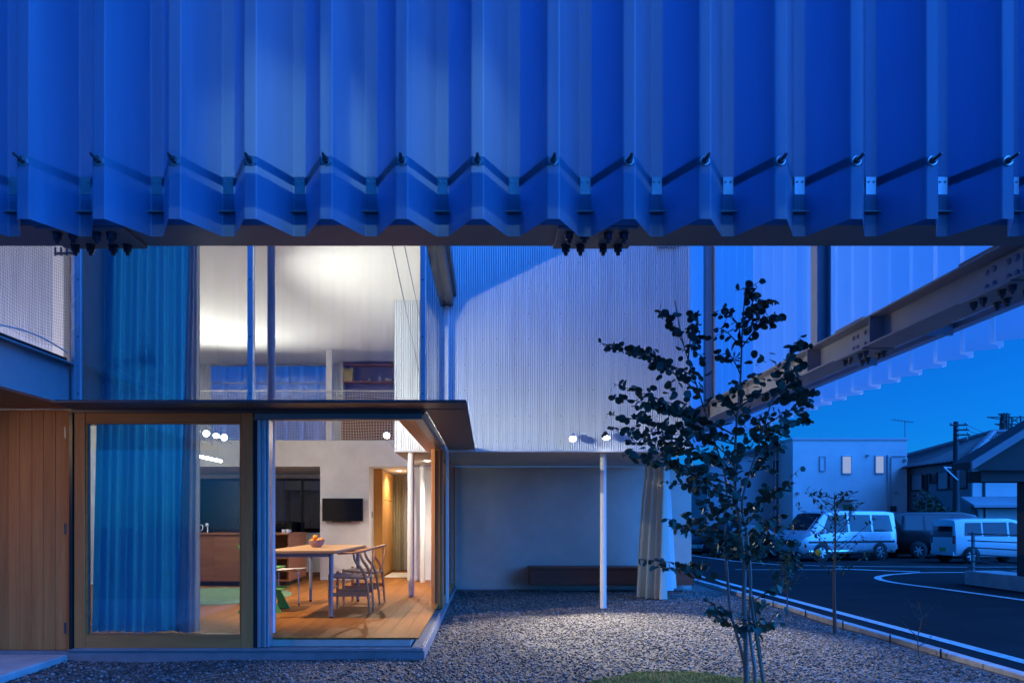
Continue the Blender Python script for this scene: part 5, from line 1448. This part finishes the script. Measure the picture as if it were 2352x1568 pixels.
sed_st = [(-2.2, 0.36, 0.80, 0.98, 0.74, 0.6), (-2.1, 0.26, 0.88, 1.05, 0.80, 0.62), (-1.55, 0.22, 0.92, 1.08, 0.85, 0.60), (-0.95, 0.22, 0.93, 1.42, 0.86, 0.58), (0.3, 0.22, 0.92, 1.46, 0.86, 0.60), (1.15, 0.22, 0.90, 1.00, 0.86, 0.62), (1.95, 0.24, 0.76, 0.82, 0.82, 0.6), (2.2, 0.32, 0.58, 0.64, 0.70, 0.5)]
def sedan(label, loc, yaw, pm_):
    return car('sedan', label, loc, yaw, sed_st, pm_,
        [(-1.05, -0.35, -0.35, -0.85, 0.12, 0.88), (-0.28, 0.85, 0.32, -0.28, 0.12, 0.88)], (1.14, 0.34), (-1.3, 1.35), 0.31,
        [('tail_lamp', (0.02, -0.72, -0.45, 0.68, 0.86), 'lamp_red'), ('tail_lamp', (0.02, 0.45, 0.72, 0.68, 0.86), 'lamp_red'), ('number_plate', (0.02, -0.165, 0.165, 0.50, 0.66), 'plate_white')],
        [('headlamp', (0.015, -0.66, -0.38, 0.46, 0.6), 'lamp_clear'), ('headlamp', (0.015, 0.38, 0.66, 0.46, 0.6), 'lamp_clear'), ('grille', (0.02, -0.36, 0.36, 0.44, 0.60), 'chrome')])
sedan('dark car half hidden behind the tree stems', (10.35, 29.2, LOT), R(202), 'car_black')
sedan('dark blue car squeezed between the silver van and the black minivan', (19.6, 33.2, LOT), R(10), 'car_navy')
car('small_wagon', 'white wagon far behind the silver minivan', (20.6, 36.5, LOT), R(180), [(a, b, c, d * 1.02, e, f) for (a, b, c, d, e, f) in kei_st], 'car_white',
    [(-1.35, -0.72, -0.72, -1.30, 0.12, 0.88), (-0.66, 0.22, 0.22, -0.66, 0.10, 0.90), (0.30, 0.92, 0.62, 0.30, 0.10, 0.90)], (1.2, 0.74), (-1.12, 1.12), 0.28,
    [('rear_window', (0.012, -0.56, 0.56, 0.95, 1.36), 'car_glass')], [('headlamp', (0.015, -0.58, -0.34, 0.55, 0.68), 'lamp_clear'), ('headlamp', (0.015, 0.34, 0.58, 0.55, 0.68), 'lamp_clear')])

# ================================================================== BUILDINGS ACROSS THE LOT
mat('render_white', (0.76, 0.76, 0.75), 0.85, 0, var=0.07, scale=0.8, bump=0.08, bscale=20)
mat('siding_grey', (0.38, 0.40, 0.43), 0.8, 0, var=0.08, scale=0.8)
mat('roof_dark', (0.045, 0.045, 0.05), 0.7, 0, var=0.2, scale=3)
mat('win_dark', (0.02, 0.025, 0.03), 0.08, 0, var=0.1, spec=0.8)
glow('win_glow', (0.42, 0.55, 0.95), 0.34)  # panes given a weak glow of their own to outshine the wall
mat('pipe_pale', (0.50, 0.52, 0.54), 0.5, 0, var=0.05)
wb = thing('white_building', 'plain two storey white building with three small upper windows', 'building', (20.8, 44, LOT))
WBX0, WBX1, WBY = 17.5, 24.06, 40.0
obj('wall', MB().box(WBX0, WBX1, WBY, WBY + 8, LOT, 5.80), 'render_white', wb)
obj('parapet', MB().cbox(WBX0 - 0.06, WBX1 + 0.06, WBY - 0.06, WBY + 8.06, 5.801, 5.95, 0.01), 'pipe_pale', wb)
def bwin(parent, x0, x1, z0, z1, y, m_, fr='pipe_pale'):
    w = obj('window', MB().box(x0, x1, y - 0.012, y - 0.002, z0, z1), m_, parent)
    obj('frame', MB().box(x0 - 0.05, x0, y - 0.05, y - 0.001, z0 - 0.05, z1 + 0.05).box(x1, x1 + 0.05, y - 0.05, y - 0.001, z0 - 0.05, z1 + 0.05).box(x0, x1, y - 0.05, y - 0.001, z1, z1 + 0.05).box(x0, x1, y - 0.07, y - 0.001, z0 - 0.06, z0), fr, w)
    return w
def z3(u, v, Y):       # position from the close view of the street
    return px((1650 + u / 2.767) / 1.063, (1000 + v / 2.767) / 1.063, Y)
for (u0, u1, v0, v1, m_) in ((976, 1008, 318, 408, 'render_white'), (1126, 1182, 316, 428, 'win_glow'), (1350, 1402, 314, 426, 'win_glow'), (1125, 1190, 640, 688, 'win_dark')):
    a, b = z3(u0, v1, WBY), z3(u1, v0, WBY)
    bwin(wb, a.x, b.x, a.z, b.z, WBY, m_)
a, b = z3(1095, 615, WBY), z3(1200, 604, WBY)
obj('window_hood', MB().box(a.x, b.x, WBY - 0.45, WBY - 0.001, a.z, a.z + 0.05), 'roof_dark', wb)
a = z3(1430, 690, WBY); b = z3(1430, 305, WBY)
obj('downpipe', MB().cyl((a.x, WBY - 0.05, LOT), (a.x, WBY - 0.05, b.z), 0.045, 10), 'pipe_pale', wb)
a = z3(1452, 690, WBY); b = z3(1455, 312, WBY); c = z3(1555, 310, WBY)
obj('conduit', MB().tube([(a.x, WBY - 0.05, LOT), (a.x, WBY - 0.05, b.z - 0.1), (a.x + 0.08, WBY - 0.05, b.z), (c.x, WBY - 0.05, b.z)], 0.035, 8), 'pipe_pale', wb)
for (u, v, s) in ((1480, 560, 0.16), (1465, 668, 0.30), (824, 563, 0.14), (1296, 308, 0.12), (1549, 338, 0.16)):
    a = z3(u, v, WBY)
    obj('wall_box', MB().cbox(a.x - s / 2, a.x + s / 2, WBY - 0.14, WBY - 0.001, a.z - s / 2, a.z + s / 2, 0.01), 'pipe_pale' if s < 0.2 else 'steel_bolt', wb)
a = z3(1570, 75, WBY)
an = obj('tv_antenna', MB().cyl((a.x, WBY + 0.3, 4.9), (a.x, WBY + 0.3, a.z), 0.02, 6).cyl((a.x - 0.75, WBY + 0.3, a.z + 0.12), (a.x + 0.5, WBY + 0.3, a.z - 0.05), 0.015, 6), 'steel_bolt', wb)
for k in range(6):
    an2 = MB().cyl((a.x - 0.7 + k * 0.2, WBY + 0.05, a.z + 0.11 - k * 0.027), (a.x - 0.7 + k * 0.2, WBY + 0.55, a.z + 0.11 - k * 0.027), 0.01, 5)
    obj('antenna_rod', an2, 'steel_bolt', wb)

# grey house left of it, behind the tree
gh = thing('grey_house', 'blue grey house with a sloping roof left of the white building', 'house', (15.5, 46, LOT))
a, b = z3(600, 300, 42.0), z3(770, 250, 42.0)
obj('wall', MB().prism([(13.2, 42, LOT), (17.42, 42, LOT), (17.42, 42, b.z), (13.2, 42, b.z - 1.15)], (0, 9, 0)), 'siding_grey', gh)
obj('roof', MB().prism([(12.9, 41.7, b.z - 1.22), (17.5, 41.7, b.z + 0.03), (17.5, 41.7, b.z + 0.2), (12.9, 41.7, b.z - 1.05)], (0, 9.5, 0)), 'roof_dark', gh)
bwin(gh, z3(655, 0, 42).x, z3(705, 0, 42).x, z3(0, 425, 42).z, z3(0, 340, 42).z, 42.0, 'win_dark')
obj('downpipe', MB().cyl((17.3, 41.94, LOT), (17.3, 41.94, b.z - 0.1), 0.05, 8), 'pipe_pale', gh)
lh = thing('low_house', 'low house with a dark roof and pale wall seen left of the tree stems', 'house', (13.5, 46, LOT))
obj('wall', MB().box(12.4, 17.0, 47, 52, LOT, 3.0), 'render_white', lh)
obj('roof', MB().prism([(11.9, 46.4, 3.0), (17.5, 46.4, 3.0), (17.5, 49.5, 5.0), (11.9, 49.5, 5.0)], (0, 0, 0.15)).prism([(11.9, 49.5, 5.0), (17.5, 49.5, 5.0), (17.5, 52.6, 3.0), (11.9, 52.6, 3.0)], (0, 0, 0.15)), 'roof_dark', lh)
bwin(lh, 13.0, 14.3, 1.2, 2.3, 47.0, 'win_dark')

# traditional tiled house at the right
th = thing('tiled_house', 'house with a dark tiled hip roof beyond the parking lot', 'house', (30, 41, LOT))
HX0, HX1, HY0, HY1, HE = 24.4, 36.0, 35.0, 46.5, 4.30
mat('house_wall', (0.24, 0.27, 0.30), 0.85, 0, var=0.06, scale=1)
obj('wall', MB().box(HX0, HX1, HY0 + 0.2, HY1, LOT, HE), 'house_wall', th)
obj('front_panel', MB().box(HX0 + 0.02, HX0 + 0.52, HY0 + 0.10, HY0 + 0.199, 2.35, HE - 0.25), 'render_white', th)
obj('front_panel', MB().box(HX0 + 0.64, HX0 + 2.4, HY0 + 0.10, HY0 + 0.199, 2.35, 3.65), 'render_white', th)
obj('corner_post', MB().box(HX0 + 0.53, HX0 + 0.63, HY0 + 0.05, HY0 + 0.199, 0.3, HE - 0.2), 'roof_dark', th)
obj('lower_roof', MB().prism([(HX0 - 0.6, HY0 - 0.9, 1.85), (HX0 + 5, HY0 - 0.9, 1.85), (HX0 + 5, HY0 + 0.09, 2.3), (HX0 - 0.6, HY0 + 0.09, 2.3)], (0, 0, 0.12)), 'siding_grey', th)
obj('lower_wall', MB().box(HX0 + 0.3, HX0 + 5, HY0 + 0.06, HY0 + 0.19, LOT, 1.8), 'render_white', th)
rzh = 6.30; ex = 0.75
e = [(HX0 - ex, HY0 - ex, HE - 0.1), (HX1 + ex, HY0 - ex, HE - 0.1), (HX1 + ex, HY1 + ex, HE - 0.1), (HX0 - ex, HY1 + ex, HE - 0.1)]
ra, rb = (29.6, 40.8, rzh), (34.0, 40.8, rzh)
roof = obj('roof', MB().add(e + [ra, rb], [(0, 1, 5, 4), (1, 2, 5), (2, 3, 4, 5), (3, 0, 4), (3, 2, 1, 0)]), 'roof_dark', th)
til = MB()
def tile_run(p0, p1, q0, q1, n_):
    p0, p1, q0, q1 = map(Vector, (p0, p1, q0, q1))
    for k in range(n_ + 1):
        a = p0.lerp(p1, k / n_); b = q0.lerp(q1, k / n_)
        til.tube([a + Vector((0, 0, 0.02)), b + Vector((0, 0, 0.02))], 0.045, 4, False)
tile_run(e[0], e[1], ra, rb, 46); tile_run(e[3], e[0], ra, ra, 40)
obj('tile_ribs', til, 'roof_dark', roof, kind='stuff')
mat('ridge_tile', (0.20, 0.21, 0.23), 0.7, 0, var=0.15, scale=4)
for (p_, q_) in ((e[0], ra), (e[3], ra), (ra, rb), (rb, e[1])):
    obj('ridge', MB().tube([Vector(p_) + Vector((0, 0, 0.08)), Vector(q_) + Vector((0, 0, 0.08))], 0.16, 6), 'ridge_tile', roof)
def swin(y0, y1, z0, z1, m_):
    w = obj('window', MB().box(HX0 - 0.012, HX0 - 0.002, y0, y1, z0, z1), m_, th)
    obj('frame', MB().box(HX0 - 0.05, HX0 - 0.001, y0 - 0.06, y0, z0 - 0.06, z1 + 0.06).box(HX0 - 0.05, HX0 - 0.001, y1, y1 + 0.06, z0 - 0.06, z1 + 0.06).box(HX0 - 0.08, HX0 - 0.001, y0, y1, z0 - 0.08, z0), 'roof_dark', w)
swin(39.15, 40.1, 2.95, 3.75, 'siding_grey'); swin(38.65, 39.05, 2.95, 3.75, 'win_dark')
swin(37.9, 38.4, 3.3, 3.75, 'win_dark')
swin(36.95, 37.75, 2.9, 3.75, 'siding_grey'); swin(36.2, 36.85, 2.9, 3.75, 'win_dark'); swin(35.5, 36.1, 2.9, 3.75, 'win_dark')

# utility pole with wires
PXp = Vector((24.4 * 0.952, 34.2, LOT))
up = thing('utility_pole', 'dark utility pole with crossarms and wires before the tiled house', 'pole', PXp)
ptop = px(2334 / 1.063, 1029 / 1.063, 34.2)
PXp.x = ptop.x; up.location.x = ptop.x
mat('pole_dark', (0.07, 0.07, 0.075), 0.8, 0, var=0.15, scale=4)
obj('shaft', MB().tube([(ptop.x, 34.2, LOT), (ptop.x, 34.2, ptop.z)], [0.17, 0.11], 12), 'pole_dark', up, smooth=60)
for (dz, x0, x1) in ((-0.18, -0.35, 0.5), (-0.42, -0.05, 0.55), (-0.66, -0.05, 0.6), (-0.9, -0.05, 0.55)):
    obj('crossarm', MB().bar((ptop.x + x0, 34.1, ptop.z + dz), (ptop.x + x1, 34.1, ptop.z + dz), 0.07, 0.07), 'pole_dark', up)
    for xx_ in (x0 + 0.05, x1 - 0.08):
        obj('insulator', MB().lathe([(0.02, 0.03), (0.05, 0.05), (0.03, 0.08), (0.05, 0.10), (0.02, 0.14)], (ptop.x + xx_, 34.1, ptop.z + dz), 8), 'pipe_pale', up)
for (dz, ex_, ey_, ez_, sag) in ((-0.1, 45, 55, 7.6, 0.6), (-0.35, 46, 54, 7.2, 0.7), (-0.6, 46, 54, 6.6, 0.7), (-1.3, 44, 52, 5.6, 0.6), (-1.0, 24.3, 40.2, 4.55, 0.2)):
    a = Vector((ptop.x + 0.3, 34.1, ptop.z + dz)); b = Vector((ex_, ey_, ez_))
    obj('wire', MB().tube([a.lerp(b, t) - Vector((0, 0, sag * 4 * t * (1 - t))) for t in np.linspace(0, 1, 16)], 0.012, 4, False), 'pole_dark', up)
va = px(1810 / 2.767 / 1.063 + 1650 / 1.063, (1000 + 387 / 2.767) / 1.063, 33.9)
vb = px((1650 + 1910 / 2.767) / 1.063, (1000 + 393 / 2.767) / 1.063, 33.9)
vc = px((1650 + 1905 / 2.767) / 1.063, (1000 + 473 / 2.767) / 1.063, 33.9)
obj('sign_bracket', MB().bar(va, vb, 0.04, 0.05).bar(va + Vector((0.05, 0, -0.03)), vc, 0.04, 0.05), mat('bracket_white', (0.85, 0.85, 0.85), 0.4, 0, var=0.02), up)

# pylons far away
def pylon(label, sx, sytop, Y, w, arms):
    t_ = px(sx / 1.063, sytop / 1.063, Y); t = thing('power_pylon', label, 'pylon', (t_.x, Y, 0), 'pylons on the horizon')
    H = t_.z; lat = MB(); n_ = 12
    cor = lambda k: w * (1 - 0.35 * k / n_)
    for sx_ in (-1, 1):
        for sy_ in (-1, 1):
            lat.bar((t_.x + sx_ * w, Y + sy_ * w, 0), (t_.x + sx_ * cor(n_), Y + sy_ * cor(n_), H), 0.35, 0.35)
    for k in range(n_):
        z0, z1 = H * k / n_, H * (k + 1) / n_; a, b = cor(k), cor(k + 1)
        for sy_ in (-1, 1):
            lat.bar((t_.x - a, Y + sy_ * a, z0), (t_.x + b, Y + sy_ * b, z1), 0.25, 0.25); lat.bar((t_.x + a, Y + sy_ * a, z0), (t_.x - b, Y + sy_ * b, z1), 0.25, 0.25)
    obj('lattice', lat, 'pole_dark', t)
    for (f, L_) in arms:
        obj('arm', MB().bar((t_.x - L_, Y, H * f), (t_.x + L_, Y, H * f), 0.4, 0.4).bar((t_.x - L_, Y, H * f), (t_.x, Y, H * f - 1.5), 0.25, 0.25).bar((t_.x + L_, Y, H * f), (t_.x, Y, H * f - 1.5), 0.25, 0.25), 'pole_dark', t)
pylon('thin lattice mast on the horizon, left of the wide pylon', 2452, 1008, 260, 0.9, ((0.99, 2.2), (0.93, 1.4), (0.90, 1.4)))
pylon('wide lattice pylon on the horizon at the right edge', 2467, 1017, 270, 3.4, ((0.995, 9.0), (0.93, 6.0)))

# roofed shelter with railing at the right edge
pv = thing('roadside_shelter', 'dark open shelter with sloping roof and thick pillar at the right edge', 'shelter', (10.6, 13.5, ROAD))
mat('shelter_dark', (0.05, 0.048, 0.046), 0.8, 0, var=0.2, scale=3)
obj('plinth', MB().cbox(9.86, 16, 9.0, 14.42, ROAD - 0.1, 0.20, 0.015), 'concrete', pv)
obj('pillar', MB().cbox(9.60 + 0.3, 10.22, 12.75, 13.05, 0.201, 2.1, 0.01), 'shelter_dark', pv)
obj('pillar', MB().cbox(14.0, 14.32, 12.75, 13.05, 0.201, 2.1, 0.01), 'shelter_dark', pv)
obj('tie_beam', MB().cbox(9.0, 15.0, 12.72, 13.08, 1.94, 2.15, 0.01), 'shelter_dark', pv)
obj('gable_shade', MB().prism([(8.66, 12.6, 2.15), (15.74, 12.6, 2.15), (12.2, 12.6, 4.33)], (0, 0.1, 0)), 'shelter_dark', pv)  # dark sheet in place of the shaded space under the roof
for (p_, q_) in (((8.62, 2.16), (12.2, 4.36)), ((15.78, 2.16), (12.2, 4.36))):
    obj('roof_slope', MB().prism([(p_[0], 12.45, p_[1]), (q_[0], 12.45, q_[1]), (q_[0], 12.45, q_[1] + 0.12), (p_[0], 12.45, p_[1] + 0.12)], (0, 0.5, 0)), 'roof_dark', pv)
    obj('bargeboard', MB().prism([(p_[0], 12.40, p_[1] - 0.02), (q_[0], 12.40, q_[1] - 0.02), (q_[0], 12.40, q_[1] + 0.125), (p_[0], 12.40, p_[1] + 0.125)], (0, 0.045, 0)), 'house_wall', pv)
rl = thing('railing', 'thin metal railing on the concrete plinth at the right edge', 'railing', (9.95, 12.5, 0.2))
mat('rail_grey', (0.16, 0.17, 0.18), 0.5, 0.5, var=0.1)
for y in (14.3, 12.7, 11.0, 9.4):
    obj('rail_post', MB().cbox(9.93, 9.98, y - 0.025, y + 0.025, 0.201, 1.0, 0.004), 'rail_grey', rl)
for z in (0.96, 0.82, 0.68, 0.54, 0.40, 0.27):
    obj('rail_bar', MB().cyl((9.955, 14.45, z), (9.955, 9.2, z), 0.012, 8), 'rail_grey', rl)
